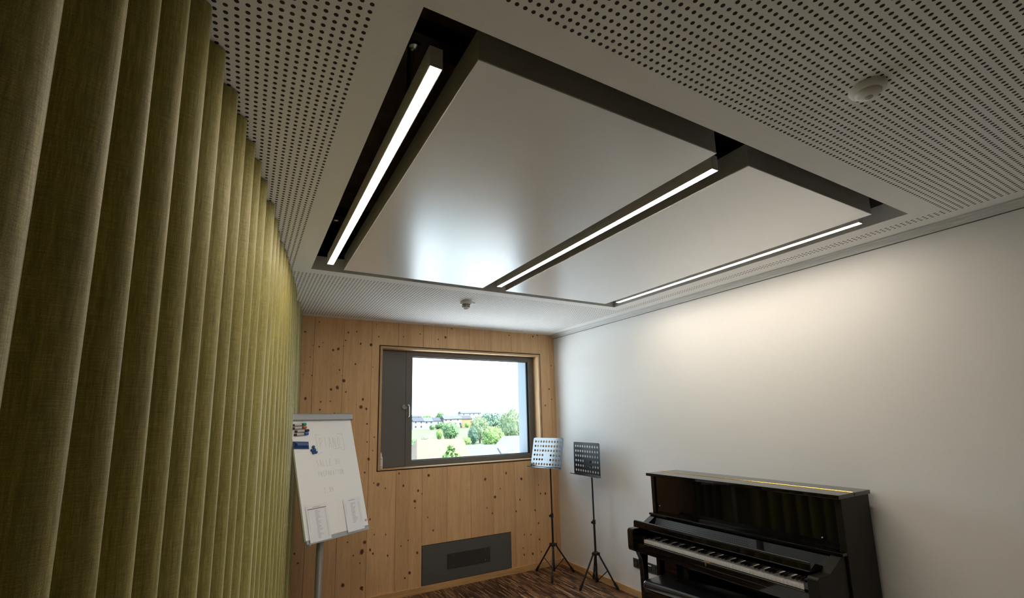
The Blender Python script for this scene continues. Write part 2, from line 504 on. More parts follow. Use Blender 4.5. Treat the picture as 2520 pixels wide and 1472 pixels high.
# back wall: spruce boards, 278 mm pitch with a finer joint at the half in most of them
WX0, WX1, WZ0, WZ1 = 1.187, 3.190, 1.222, 2.516
CX0, CX1, CZ0, CZ1 = 1.667, 2.719, 0.0, .452       # cut-out for the convector cover
joints = [-.01 + .0]
edges = []
k = -2
rng = random.Random(5)
x = -.005
full = [-.005 + .2785 * i for i in range(14)]
full = [v - .001 for v in full]
half = {1: 0, 2: 0, 3: 1, 5: 1, 6: 1, 8: 0, 11: 0, 4: 0, 7: 0, 9: 1}
bounds = []
for i, v in enumerate(full):
    if v > RX: break
    e = min(full[i + 1] if i + 1 < len(full) else RX, RX)
    mid = (v + e) / 2
    if half.get(i, 0) and e - v > .2: bounds += [(v, mid, .0013, .0005), (mid, e, .0005, .0013)]
    else: bounds += [(v, e, .0013, .0013)]
bm = bmesh.new()
tones = []
lay = bm.faces.layers.float.new('tone')
def plank(x0, x1, z0, z1, t):
    if x1 - x0 < .003 or z1 - z0 < .003: return
    n0 = len(bm.faces)
    t_ = bmesh.new()
    bmesh.ops.create_cube(t_, size=1)
    for v in t_.verts:
        v.co = Vector(((x0 + x1) / 2 + v.co.x * (x1 - x0), D + .03 + v.co.y * .06, (z0 + z1) / 2 + v.co.z * (z1 - z0)))
    l2 = t_.faces.layers.float.new('tone')
    for f in t_.faces: f[l2] = t
    join(bm, t_)
for x0, x1, g0, g1 in bounds:
    t = rng.random()
    a, b = x0 + g0, x1 - g1
    # columns of the board cut by the two openings
    cuts = sorted({a, b} | {c for c in (WX0, WX1, CX0, CX1) if a < c < b})
    for p, q in zip(cuts, cuts[1:]):
        m_ = (p + q) / 2
        holes = []
        if CX0 < m_ < CX1: holes.append((CZ0, CZ1))
        if WX0 < m_ < WX1: holes.append((WZ0, WZ1))
        z = 0.0
        for h0, h1 in holes:
            plank(p, q, z, h0, t)
            z = h1
        plank(p, q, z, H + .09, t)
struct('wall_back', bm, M['spruce'])
wall_back = bpy.data.objects['wall_back']
bm = bmesh.new()
for i, (kx, kz, kr) in enumerate(KNOTS):
    if not (.4 < kx < 3.395): continue
    if WX0 - .01 < kx < WX1 + .01 and WZ0 - .01 < kz < WZ1 + .01: continue
    for mi, (s, yy) in enumerate(((.85, .0010), (1.22, .0005))):
        if mi == 1 and kr < .006: continue
        vsk = []
        ph = rng.random() * 6
        for j in range(14):
            a = 2 * PI * j / 14
            q = 1 + .12 * math.sin(2 * a + ph)
            vsk.append(bm.verts.new((kx + kr * s * .92 * q * math.cos(a), D - yy, kz + kr * s * 1.12 * q * math.sin(a))))
        bm.faces.new(vsk[::-1]).material_index = mi
struct('knots', bm, [M['knot'], M['knot_ring']], wall_back)
bm = bmesh.new()   # dark backing seen only in the joints
box(bm, -.2, WX0, D + .061, D + .08, -.1, 3.26); box(bm, WX1, RX + .1, D + .061, D + .08, -.1, 3.26)
box(bm, WX0, WX1, D + .061, D + .08, WZ1, 3.26); box(bm, WX0, WX1, D + .061, D + .08, -.1, WZ0)
struct('backing', bm, M['dark_void'], wall_back)
# outer masonry with the deep metal reveal
bm = bmesh.new()
box(bm, -.4, WX0 - .004, D + .085, 5.10, -5, 4.2); box(bm, WX1 + .004, 4.5, D + .085, 5.10, -5, 4.2)
box(bm, WX0 - .004, WX1 + .004, D + .085, 5.10, WZ1 + .004, 4.2); box(bm, WX0 - .004, WX1 + .004, D + .085, 5.10, -5, WZ0 - .004)
RX0, RX1, RZ0, RZ1 = 1.52, 3.10, 1.268, 2.475
box(bm, -.4, RX0, 5.10, 5.305, -5, 4.2); box(bm, RX1, 4.5, 5.10, 5.305, -5, 4.2)
box(bm, RX0, RX1, 5.10, 5.305, RZ1, 4.2); box(bm, RX0, RX1, 5.10, 5.305, -5, RZ0)
struct('wall_exterior', bm, M['ext_white'])

# baseboards
struct('baseboard_back', nb(-.1, RX - .012, D - .014, D - .0005, 0, .063, bev=.0015), M['base_x'])
struct('baseboard_right', nb(RX - .014, RX - .0005, REAR, D - .014, 0, .063, bev=.0015), M['base_y'])
# profile in the corner of ceiling and right wall
bm = bmesh.new()
prism(bm, [(RX - .0005, H - .0005), (RX - .046, H - .0005), (RX - .046, H - .008), (RX - .030, H - .012), (RX - .028, H - .026), (RX - .012, H - .030), (RX - .012, H - .042), (RX - .0005, H - .042)], 'y', REAR, D - .001)
struct('trim_1', bm, M['trim_white'])
struct('trim_2', nb(RX - .004, RX - .0005, REAR, D - .001, H - .0462, H - .0425), M['cover_grey'])

t = thing('bounce_rug', 'unseen off white rug added on the floor to bounce light up to the ceiling', 'rug', (1.5, .8, 0))  # added outside the view, only to send light up to the ceiling
bm = nb(-1.1, 1.15, -.5, 2.3, .0005, .012, bev=.003); obj('pile', bm, M['rug'], t)

# ------------------------------------------------------------------ window
win = bpy.data.objects.new('window_1', None); C.objects.link(win); win['kind'] = 'structure'
LX0, LX1, LZ0, LZ1 = 1.222, 3.157, 1.243, 2.484      # inside of the lining
G = .011
bm = bmesh.new()   # black shadow joint around the lining
for x0, x1, z0, z1 in ((WX0, WX0 + G, WZ0, WZ1), (WX1 - G, WX1, WZ0, WZ1), (WX0, WX1, WZ0, WZ0 + G), (WX0, WX1, WZ1 - G, WZ1)):
    box(bm, x0, x1, D + .012, D + .03, z0, z1)
struct('gasket', bm, M['black_slot'], win)
bm = bmesh.new()
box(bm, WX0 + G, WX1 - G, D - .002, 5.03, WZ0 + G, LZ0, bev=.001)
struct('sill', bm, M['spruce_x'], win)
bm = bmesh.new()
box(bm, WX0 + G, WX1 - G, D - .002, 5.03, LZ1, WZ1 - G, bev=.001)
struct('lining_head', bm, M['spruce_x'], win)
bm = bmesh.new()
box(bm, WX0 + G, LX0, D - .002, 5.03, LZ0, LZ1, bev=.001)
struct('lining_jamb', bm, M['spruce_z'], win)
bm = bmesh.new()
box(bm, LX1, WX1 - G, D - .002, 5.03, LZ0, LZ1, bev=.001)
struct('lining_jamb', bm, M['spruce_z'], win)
FY0, FY1 = 5.012, 5.085
bm = bmesh.new()
GX0, GX1, GZ0, GZ1 = 1.585, 3.083, 1.300, 2.425
box(bm, GX1, LX1, FY0, FY1, LZ0, LZ1, bev=.002)
box(bm, GX0 - .072, GX0, FY0, FY1, LZ0, LZ1, bev=.002)
box(bm, GX0, GX1, FY0, FY1, LZ0, GZ0, bev=.002)
box(bm, GX0, GX1, FY0, FY1, GZ1, LZ1, bev=.002)
struct('window_frame', bm, M['frame_grey'], win)
bm = bmesh.new()
gk = .024
box(bm, GX1 - gk, GX1 - .0005, FY0 + .02, FY0 + .034, GZ0, GZ1)
box(bm, GX0, GX1 - gk, FY0 + .02, FY0 + .034, GZ0, GZ0 + .008)
box(bm, GX0, GX1 - gk, FY0 + .02, FY0 + .034, GZ1 - .008, GZ1)
struct('glazing_seal', bm, M['gasket'], win)
bm = bmesh.new()
bm.faces.new([bm.verts.new(p) for p in ((GX0, FY0 + .036, GZ0), (GX1, FY0 + .036, GZ0), (GX1, FY0 + .036, GZ1), (GX0, FY0 + .036, GZ1))])
struct('pane', bm, M['glass'], win)
bm = bmesh.new()
box(bm, LX0 + .002, GX0 - .074, FY0 + .0015, FY1, LZ0 + .003, LZ1 - .003, bev=.0015)
vent = struct('vent_panel', bm, M['frame_grey'], win)
bm = bmesh.new()
hx, hz = 1.524, 1.885
tube(bm, (hx - .025, FY0, hz - .014), (hx - .025, FY0 - .012, hz - .014), .026, n=20)
tube(bm, (hx - .012, FY0 - .006, hz), (hx, FY0 - .05, hz), .0105)
sweep(bm, [(hx, FY0 - .05, hz + .006), (hx + .008, FY0 - .056, hz - .012), (hx + .010, FY0 - .058, hz - .10), (hx + .002, FY0 - .052, hz - .122)], .0095, 12)
struct('handle', bm, M['steel'], vent, smooth=True, angle=40)

# ------------------------------------------------------------------ things on the back wall and sill
t = thing('spray_bottle', 'small white spray bottle with pink bands at left end of window sill', 'bottle', (1.245, 4.955, LZ0))
bm = bmesh.new(); lathe(bm, [(0, .0005), (.016, .0005), (.018, .004), (.018, .105), (.014, .118), (.008, .124), (0, .124)]); obj('body', bm, M['bottle'], t, True, 40)
for za, zb in ((.018, .026), (.096, .103)):
    bm = bmesh.new(); lathe(bm, [(.0182, za), (.0186, za), (.0186, zb), (.0182, zb)]); obj('band', bm, M['pink'], t)
bm = bmesh.new(); lathe(bm, [(0, .124), (.0095, .124), (.0095, .140), (.006, .148), (.006, .164), (0, .164)]); obj('cap', bm, M['white_plastic'], t, True, 40)

t = thing('convector_cover', 'flat dark grey metal cover panel set into timber wall above baseboard', 'cover', (2.193, D, .063))
bm = nb(-.521, .521, .0003, .0050, .003, .382, bev=.001); obj('panel', bm, M['cover_grey'], t)
bm = nb(-.526, .526, .0052, .0075, .0, .389); obj('shadow_gap', bm, M['black_slot'], t)
bm = nb(-.249, .257, -.003, -.0002, .114, .267, bev=.0008); pl = obj('access_plate', bm, M['cover_dark'], t)
for sx in (-.185, .196):
    for sz in (.142, .245):
        bm = bmesh.new(); tube(bm, (sx, -.0062, sz), (sx, -.0031, sz), .0055, n=12); obj('screw', bm, M['steel'], pl)

# ------------------------------------------------------------------ ceiling things
def panel(name, x0, x1, label):
    t = thing(name, label, 'ceiling panel', ((x0 + x1) / 2, 2.178, H), group=None)
    w, d = (x1 - x0) / 2, 1.082
    obj('face', nb(-w, w, -d, d, -.0075, -.002, bev=.0008), M['panel_face'], t)
    bm = bmesh.new()
    for a in ((-w + .001, w - .001, -d + .001, -d + .02), (-w + .001, w - .001, d - .02, d - .001)): box(bm, a[0], a[1], a[2], a[3], -.0018, .098)
    for a in ((-w + .001, -w + .02), (w - .02, w - .001)): box(bm, a[0], a[1], -d + .02, d - .02, -.0018, .098)
    box(bm, -w + .02, w - .02, -d + .02, d - .02, .085, .098)
    obj('side_frame', bm, M['panel_side'], t)
    bm = bmesh.new()
    for sx in (-.35, .35):
        for sy in (-.7, .7): tube(bm, (sx, sy, .098), (sx, sy, .365), .004)
    obj('hanger', bm, M['black_steel'], t)
panel('ceiling_panel', .534, 1.600, 'large satin white ceiling panel with blurred window reflection, nearest the curtain')
panel('ceiling_panel', 1.808, 2.872, 'white ceiling panel nearest the white wall, between two light bars')

for nm, y0 in (('first', 1.40), ('second', 3.07)):
    t = thing('ceiling_beam', 'black steel beam above the near end of the light bars' if y0 < 2 else 'black steel beam above the far end of the light bars', 'beam', (1.7, y0 + .043, 3.06))
    bm = bmesh.new(); box(bm, -1.6, 1.6, -.043, .043, 0, .008); box(bm, -1.6, 1.6, -.004, .004, .008, .06); box(bm, -1.6, 1.6, -.043, .043, .06, .068)
    obj('flange', bm, M['black_steel'], t)

def light(xc, label):
    t = thing('linear_pendant_light', label, 'light', (xc, 2.195, H), group=None)
    w, l, h = .021, 1.003, .068
    bm = bmesh.new()
    box(bm, -w, -w + .003, -l, l, .0, h); box(bm, w - .003, w, -l, l, .0, h); box(bm, -w + .003, w - .003, -l, l, h - .003, h)
    obj('housing', bm, M['housing'], t)
    for s in (-1, 1):
        obj('end_cap', nb(-w, w, s * l if s > 0 else -l - .002, s * l + .002 if s > 0 else -l, 0, h), M['housing'], t)
    obj('diffuser', nb(-w + .0032, w - .0032, -l + .001, l - .001, .001, .006), M['led'], t)
    for y in (-.735, .94):
        bm = bmesh.new()
        tube(bm, (.004, y, h), (.016, y, .296), .0012, n=8)
        c = obj('suspension_wire', bm, M['steel'], t)
        bm = bmesh.new(); lathe(bm, [(0, .2948), (.016, .2948), (.019, .290), (.019, .286), (.004, .280), (0, .280)], .016, y); obj('ceiling_rose', bm, M['steel'], c, True, 40)
    bm = bmesh.new()
    sweep(bm, [(-.0, -.90, .49), (.004, -.82, .40), (.0, -.725, .30), (.006, -.70, .20), (.0, -.72, .12), (.002, -.74, h)], .006, 8)
    obj('power_cord', bm, M['black_steel'], t)
light(.438, 'long lit light bar between the curtain side and the first ceiling panel')
light(1.716, 'lit light bar in the gap between the two white ceiling panels')
light(2.968, 'lit light bar along the white wall side of the ceiling opening')

t = thing('motion_detector', 'round white motion sensor dome on the perforated ceiling near camera', 'motion detector', (1.716, .612, H))
bm = bmesh.new(); lathe(bm, [(.052, 0), (.053, -.006), (.049, -.016), (.040, -.020), (0, -.020)], n=40); obj('base', bm, M['white_plastic'], t, True, 50)
bm = bmesh.new(); lathe(bm, [(.037, -.0202), (.036, -.026), (.030, -.032), (.018, -.036), (0, -.037)], n=40); obj('lens', bm, M['white_plastic'], t, True, 60)
bm = bmesh.new(); lathe(bm, [(.012, -.0366), (.010, -.039), (0, -.040)], n=20); obj('sensor_eye', bm, M['grey_lens'], t, True, 60)

t = thing('smoke_detector', 'white smoke detector with dark slots on far ceiling strip before timber wall', 'smoke detector', (1.667, 3.742, H))
bm = bmesh.new(); lathe(bm, [(.051, 0), (.052, -.004), (.050, -.026), (.046, -.029), (.0, -.029)], n=36); obj('base', bm, M['white_plastic'], t, True, 40)
bm = bmesh.new(); lathe(bm, [(.036, -.029), (.036, -.058), (0, -.058)], n=36); obj('sensing_chamber', bm, M['black_slot'], t, True, 40)
bm = bmesh.new()
lathe(bm, [(.036, -.0405), (.0425, -.0385), (.0425, -.0425), (.036, -.0445)], n=36)
lathe(bm, [(0, -.053), (.038, -.053), (.037, -.058), (.022, -.066), (.018, -.072), (.010, -.076), (0, -.076)], n=36)
for k in range(6):
    a = k * PI / 3 + .3
    tube(bm, (.040 * math.cos(a), .040 * math.sin(a), -.029), (.036 * math.cos(a), .036 * math.sin(a), -.056), .0022, n=8)
obj('cage', bm, M['white_plastic'], t, True, 40)
bm = bmesh.new(); lathe(bm, [(.022, 0), (.021, -.006), (.012, -.012), (0, -.014)], .068, .006, n=20); obj('indicator', bm, M['white_plastic'], t, True, 60)

# ------------------------------------------------------------------ curtain
def base_x(y):
    tab = [(-2.0, -.70), (.7, -.231), (1.268, -.132), (1.595, -.079), (2.01, -.001), (2.417, .070), (2.743, .110), (3.032, .160), (3.345, .215), (3.577, .252), (3.929, .302), (4.227, .344), (4.525, .386), (4.865, .434)]
    for (a, xa), (b, xb) in zip(tab, tab[1:]):
        if y <= b: return xa + (xb - xa) * (y - a) / (b - a)
    return tab[-1][1]
ridges = [-1.55 + .16 * i for i in range(13)] + [.52, .708, .862, .974, 1.112, 1.258, 1.41, 1.59, 1.725, 1.875, 2.005, 2.165, 2.40, 2.575, 2.743, 2.911, 3.032, 3.156, 3.30, 3.44, 3.59, 3.76, 3.93, 4.36, 4.49, 4.62, 4.74, 4.82]
def fold_point(s, v, rng_off):
    """s: ridge index as a real number; v: 0 top .. 1 bottom"""
    i = min(int(s), len(ridges) - 2)
    f = s - i
    y = ridges[i] + (ridges[i + 1] - ridges[i]) * f
    gap = ridges[i + 1] - ridges[i]
    depth = min(.21, .060 + .95 * gap) * (.94 + .10 * v)
    c = .5 + .5 * math.cos(2 * PI * f)
    a, b = rng_off[i], rng_off[i + 1]
    wob = (a + (b - a) * f)
    sway = wob * v * .016 + .004 * math.sin(3.1 * v * (1.5 + wob) + 5 * wob) * v
    over = .058 * gap * math.sin(4 * PI * f)
    x = base_x(y) - depth * (1 - c)
    bulge = .020 * min(1.0, 2.5 * v) * max(0.0, min(1.0, (y - 2.6) / .8))
    return x + sway * .25 + bulge, y + over + sway, c
rng = random.Random(11)
offs = [rng.uniform(-1, 1) for _ in ridges]
bm = bmesh.new()
uvl = bm.loops.layers.uv.new('UVMap')
NS, NV = 26, 44
cols = []
nseg = len(ridges) - 1
prev = None
ulen = 0.0
for k in range(nseg * NS + 1):
    s = k / NS
    col = []
    for j in range(NV + 1):
        v = j / NV
        x, y, c = fold_point(s, v, offs)
        top = H - .004 - .010 * (1 - c)
        z = top + (.018 - top) * v
        col.append(bm.verts.new((x, y, z)))
    if prev: ulen += (col[0].co - prev[0].co).length
    cols.append((col, ulen))
    prev = col
for (a, ua), (b, ub) in zip(cols, cols[1:]):
    for j in range(NV):
        f = bm.faces.new((a[j], b[j], b[j + 1], a[j + 1]))
        f.smooth = True
        for lp, (u, vv) in zip(f.loops, ((ua, a[j].co.z), (ub, b[j].co.z), (ub, b[j + 1].co.z), (ua, a[j + 1].co.z))): lp[uvl].uv = (u, vv)
o = obj('curtain', bm, M['curtain'], None, True)
tag(o, 'heavy olive green pleated curtain hanging floor to ceiling along left side', 'curtain')
# ------------------------------------------------------------------ flip chart
BYAW, BTILT, BW, BH = .513, .295, .594, .916
c0 = Vector((.577, 4.300, 1.738))
hxv = Vector((math.cos(BYAW), math.sin(BYAW), 0))
n0 = Vector((math.sin(BYAW), -math.cos(BYAW), 0))
dnv = Vector((0, 0, -math.cos(BTILT))) + n0 * math.sin(BTILT)
nrm = hxv.cross(dnv)
if nrm.dot(n0) < 0: nrm = -nrm
nrm.normalize()
MB = Matrix((hxv, -dnv, nrm)).transposed().to_4x4()     # board axes: x right, y up, z towards the reader
MB.translation = c0
def board_empty(name, label, cat, u, v, off, group=None, rot=0.0):
    o = thing(name, label, cat, group=group)
    o.matrix_world = MB @ Matrix.Translation((u, -v, off)) @ Matrix.Rotation(rot, 4, 'Z')
    return o
fc = thing('flip_chart', 'white flip chart easel on a grey pole beside the green curtain', 'flip chart', (0, 0, 0))
def bpart(name, bm, m, parent=None, **k):
    o = obj(name, bm, m, None, **k)
    if parent is None: o.matrix_world = MB
    o.parent = parent or fc
    return o
board = bpart('board', nb(-BW / 2, BW / 2, -BH, .004, -.006, 0, bev=.0008), M['board_white'])
bpart('back_board', nb(-BW / 2 - .006, BW / 2 - .004, -BH - .004, .004, -.024, -.0062, bev=.001), M['board_edge'])
bm = bmesh.new()
pts = []
for k in range(9):
    a = PI / 2 + (k / 8) * (-PI / 2)
    pts.append((.052 + .012 * math.sin(a) - .012 + .003, .016 + .012 * math.cos(a) - .012 + .012))
prof = [(.0, -.026), (.062, -.026)] + [(.062 - .020 * (1 - math.cos(R(10 * k))), .004 + .020 * math.sin(R(10 * k))) for k in range(10)] + [(.004, .022), (.0, .016)]
prism(bm, [(p[0] + .001, p[1]) for p in prof], 'x', -BW / 2 - .010, BW / 2 + .010)
clamp_bar = bpart('clamp_bar', bm, M['grey_alu'], smooth=True, angle=35)
bm = bmesh.new()
box(bm, -BW / 2 + .006, BW / 2, -BH - .030, -BH - .001, -.010, -.001)
box(bm, -BW / 2 + .004, BW / 2 + .018, -BH - .034, -BH - .030, -.010, .030)
tube(bm, (-BW / 2 + .012, -BH - .026, .012), (-BW / 2 + .012, -BH - .040, .012), .014)
bpart('pen_tray', bm, M['tray'])
# red pictogram sticker
bm = bmesh.new()
for k in range(2):
    a = PI / 4 + k * PI / 2
    d = Vector((math.cos(a), math.sin(a), 0)) * .011
    p = Vector((-d.y, d.x, 0)).normalized() * .0022
    cc = Vector((.278, -.872, .0004))
    bm.faces.new([bm.verts.new(q) for q in (cc - d - p, cc + d - p, cc + d + p, cc - d + p)])
for i in range(16):
    a, b = 2 * PI * i / 16, 2 * PI * (i + 1) / 16
    if i in (3, 4, 11, 12): continue
    cc = Vector((.278, -.872, .0004))
    e = lambda t, r: cc + Vector((math.cos(t), math.sin(t), 0)) * r
    bm.faces.new([bm.verts.new(q) for q in (e(a, .0095), e(a, .012), e(b, .012), e(b, .0095))])
bpart('sticker', bm, M['red_ink'], board)
# faint wiped handwriting
ST = {'P': [[(0, 0), (.05, 1)], [(0, .05), (.6, 0), (.9, .25), (.5, .5), (.08, .55)]], 'I': [[(.4, 0), (.45, 1)]], 'A': [[(0, 1), (.45, 0), (1, 1)], [(.2, .62), (.8, .6)]],
      'N': [[(0, 1), (.05, 0), (.85, 1), (.9, 0)]], 'O': [[(.5, 0), (.1, .3), (.1, .7), (.5, 1), (.85, .7), (.9, .3), (.5, 0)]], 'S': [[(.9, .08), (.4, 0), (.08, .25), (.75, .6), (.7, .95), (0, 1)]],
      'L': [[(0, 0), (.05, 1), (.85, .95)]], 'E': [[(.85, 0), (.05, .03), (.1, 1), (.9, .96)], [(.08, .5), (.7, .47)]], 'D': [[(0, .02), (.05, 1)], [(0, .02), (.7, .2), (.85, .6), (.05, 1)]],
      'R': [[(0, 0), (.05, 1)], [(0, .02), (.7, .1), (.6, .45), (.05, .5), (.85, 1)]], 'T': [[(0, .05), (1, 0)], [(.5, .02), (.5, 1)]], '2': [[(.05, .2), (.4, 0), (.8, .2), (.1, .95), (.95, 1)]],
      '0': [[(.5, 0), (.1, .3), (.15, .8), (.5, 1), (.85, .7), (.85, .25), (.5, 0)]], '4': [[(.1, 0), (.1, .5), (.9, .45)], [(.75, .1), (.8, 1)]], "'": [[(0, 0), (.3, -.2)]], '.': [[(.3, .93), (.4, 1)]], '\u00c9': None}
ST['\u00c9'] = ST['E'] + [[(.4, -.12), (.7, -.32)]]
def stroke(bm, pts, w=.0012):
    pts = [Vector((p[0], -p[1], .0005)) for p in pts]
    for a, b in zip(pts, pts[1:]):
        d = (b - a)
        if d.length < 1e-5: continue
        d.normalize()
        p = Vector((-d.y, d.x, 0)) * w
        bm.faces.new([bm.verts.new(q) for q in (a - p - d * w * .6, b - p + d * w * .6, b + p + d * w * .6, a + p - d * w * .6)])
def write(txt, u, v, h, step, extra=(), wf=.62):
    bm = bmesh.new()
    for ch in txt:
        for s in ST[ch]: stroke(bm, [(u + x * step * wf, v + y * h) for x, y in s])
        u += step
    for s in extra: stroke(bm, s)
    bpart('handwriting', bm, M['ink'], board)
write('PIANO', -.056, .150, .085, .043, ([(-.060, .120), (-.086, .122), (-.084, .21), (-.088, .282), (-.040, .268)], [(.120, .120), (.176, .118), (.182, .19), (.184, .262), (.150, .262)], [(.075, .247), (.153, .243)]))
write('SALLE', -.112, .330, .052, .030)
write('DE', .072, .334, .044, .026)
write('PR\u00c9PARATION', -.108, .424, .040, .0225)
write('2.04', -.080, .557, .038, .024)
# pole, tilt joint and base
bc = MB @ Vector((-.126, -BH + .02, -.058))
px_, py_ = bc.x, bc.y
bm = bmesh.new(); tube(bm, (px_, py_, .03), (px_, py_, bc.z), .026, n=24); obj('pole', bm, M['pole'], fc, True, 50)
bm = bmesh.new(); tube(bm, (-.126, -BH + .02, -.056), (-.126, -BH + .52, -.042), .014, n=16); bpart('tilt_arm', bm, M['stand_black'], smooth=True, angle=50)
bm = bmesh.new(); lathe(bm, [(0, 0), (.21, 0), (.21, .012), (.19, .02), (.05, .034), (0, .034)], px_, py_, 40); obj('foot', bm, M['grey_alu'], fc, True, 30)

# things held by the magnetic board
for i, (u1, v1, capm, nm, q) in enumerate(((-.170, .030, 'green_cap', 'green', .0), (-.172, .056, 'orange_cap', 'orange red', .0), (-.153, .083, 'marker_dark', 'black', .0), (-.162, .110, 'blue_light', 'blue', .0))):
    where = ('topmost of four', 'second from top of four', 'third from top of four', 'lowest of four')[i]
    t = board_empty('whiteboard_marker', f'whiteboard marker with {nm} cap, {where} on the flip chart', 'marker', u1, v1, .0125, 'markers on the flip chart', R(3))
    bm = bmesh.new(); tube(bm, (-.105, 0, 0), (-.042, 0, 0), .0095, n=14); obj('barrel', bm, M['marker_white'], t, True, 40)
    bm = bmesh.new(); tube(bm, (-.045, 0, 0), (-.028, 0, 0), .0090, .0075, n=14); obj('collar', bm, M['marker_dark'], t, True, 40)
    bm = bmesh.new(); tube(bm, (-.122, 0, 0), (-.105, 0, 0), .0088, n=14); obj('end_plug', bm, M['marker_dark'], t, True, 40)
    bm = bmesh.new(); tube(bm, (-.030, 0, 0), (0, 0, 0), .0108, n=14); obj('cap', bm, M[capm], t, True, 40)
t = board_empty('board_eraser', 'dark blue magnetic board eraser on the flip chart below the markers', 'eraser', -.232, .200, .0003, None, R(-4))
bm = bmesh.new(); prism(bm, [(-.065, .004), (.065, .004), (.046, .026), (-.046, .026)], 'y', -.026, .026)
t2 = bmesh.new(); box(t2, -.068, .068, -.030, .030, 0, .006, bev=.001); join(bm, t2)
bm2 = bmesh.new()
A = [Vector((sx * .062, sy * .024, .006)) for sx, sy in ((-1, -1), (1, -1), (1, 1), (-1, 1))]
B = [Vector((sx * .046, sy * .008, .026)) for sx, sy in ((-1, -1), (1, -1), (1, 1), (-1, 1))]
A = [bm2.verts.new(p) for p in A]; B = [bm2.verts.new(p) for p in B]
bm2.faces.new(B)
for i in range(4): bm2.faces.new((A[i], A[(i + 1) % 4], B[(i + 1) % 4], B[i]))
box(bm2, -.068, .068, -.030, .030, .0, .006, bev=.001)
bm.free()
obj('grip', bm2, M['blue'], t)
for i, (u, v) in enumerate(((-.124, .221), (-.117, .244), (-.141, .247), (-.130, .268), (-.107, .265))):
    where = ('topmost of the cluster', 'just under the topmost', 'at the left of the cluster', 'lowest of the cluster', 'at the lower right of the cluster')[i]
    bm = bmesh.new(); lathe(bm, [(0, 0), (.0125, 0), (.013, .002), (.0118, .010), (.009, .0115), (0, .0115)], 0, 0, 20)
    o = obj('board_magnet', bm, M['blue'], None, True, 45)
    o.matrix_world = MB @ Matrix.Translation((u, -v, .0003))
    tag(o, f'round blue magnet on the flip chart, {where}', 'magnet', 'blue magnets on the flip chart')
def sheet(u0, u1, v0, v1, label, bar, rows, seed):
    t = board_empty('printed_sheet', label, 'paper', (u0 + u1) / 2, v0, .0008, 'printed sheets on the flip chart')
    w, h = (u1 - u0) / 2, v1 - v0
    rg = random.Random(seed)
    bm = bmesh.new()
    nx, ny = 6, 14
    def hgt(x, y): return .0012 + .0035 * max(0, y / h - .3) * (0.5 + .5 * math.sin(7 * x / w + 3 * y / h + seed)) + (.004 * (abs(x) / w) ** 3)
    g = [[bm.verts.new((-w + 2 * w * i / nx, -h * j / ny, hgt(-w + 2 * w * i / nx, h * j / ny))) for i in range(nx + 1)] for j in range(ny + 1)]
    for j in range(ny):
        for i in range(nx): bm.faces.new((g[j][i], g[j + 1][i], g[j + 1][i + 1], g[j][i + 1]))
    obj('page', bm, M['paper'], t, True)
    bm = bmesh.new()
    def dash(x0, x1, y, hh):
        q = [bm.verts.new((x, -yy, hgt(x, yy) + .0004)) for x, yy in ((x0, y), (x0, y + hh), ((x0 + x1) / 2, y + hh), (x1, y + hh), (x1, y), ((x0 + x1) / 2, y))]
        bm.faces.new((q[0], q[1], q[2], q[5])); bm.faces.new((q[5], q[2], q[3], q[4]))
    dash(-.030, .035, .014, .006)
    obj('heading', bm, M['print'], t)
    ln = [rg.uniform(.02, .052) for r in range(rows)]
    l3 = [rg.uniform(.008, .014) for r in range(rows)]
    for nm, xa, wid, hh in (('number_column', -w + .012, [.010] * rows, .0028), ('name_column', -.018, ln, .0034), ('mark_column', w - .026, l3, .0028)):
        bm = bmesh.new()
        for r in range(rows): dash(xa, xa + wid[r], .040 + r * .0082, hh)
        obj(nm, bm, M['print'], t)
    if bar:
        bm = bmesh.new()
        for k in range(6):
            xa, xb = -w + .012 + (2 * w - .024) * k / 6, -w + .012 + (2 * w - .024) * (k + 1) / 6
            bm.faces.new([bm.verts.new((x, -y, hgt(x, y) + .0005)) for x, y in ((xa, .027), (xa, .032), (xb, .032), (xb, .027))])
        obj('header_bar', bm, M['purple'], t)
sheet(-.267, -.078, .670, .940, 'printed list with a purple header bar at lower left of the flip chart', True, 26, 1)
sheet(.078, .250, .672, .934, 'printed list without a purple bar at lower right of the flip chart', False, 20, 2)

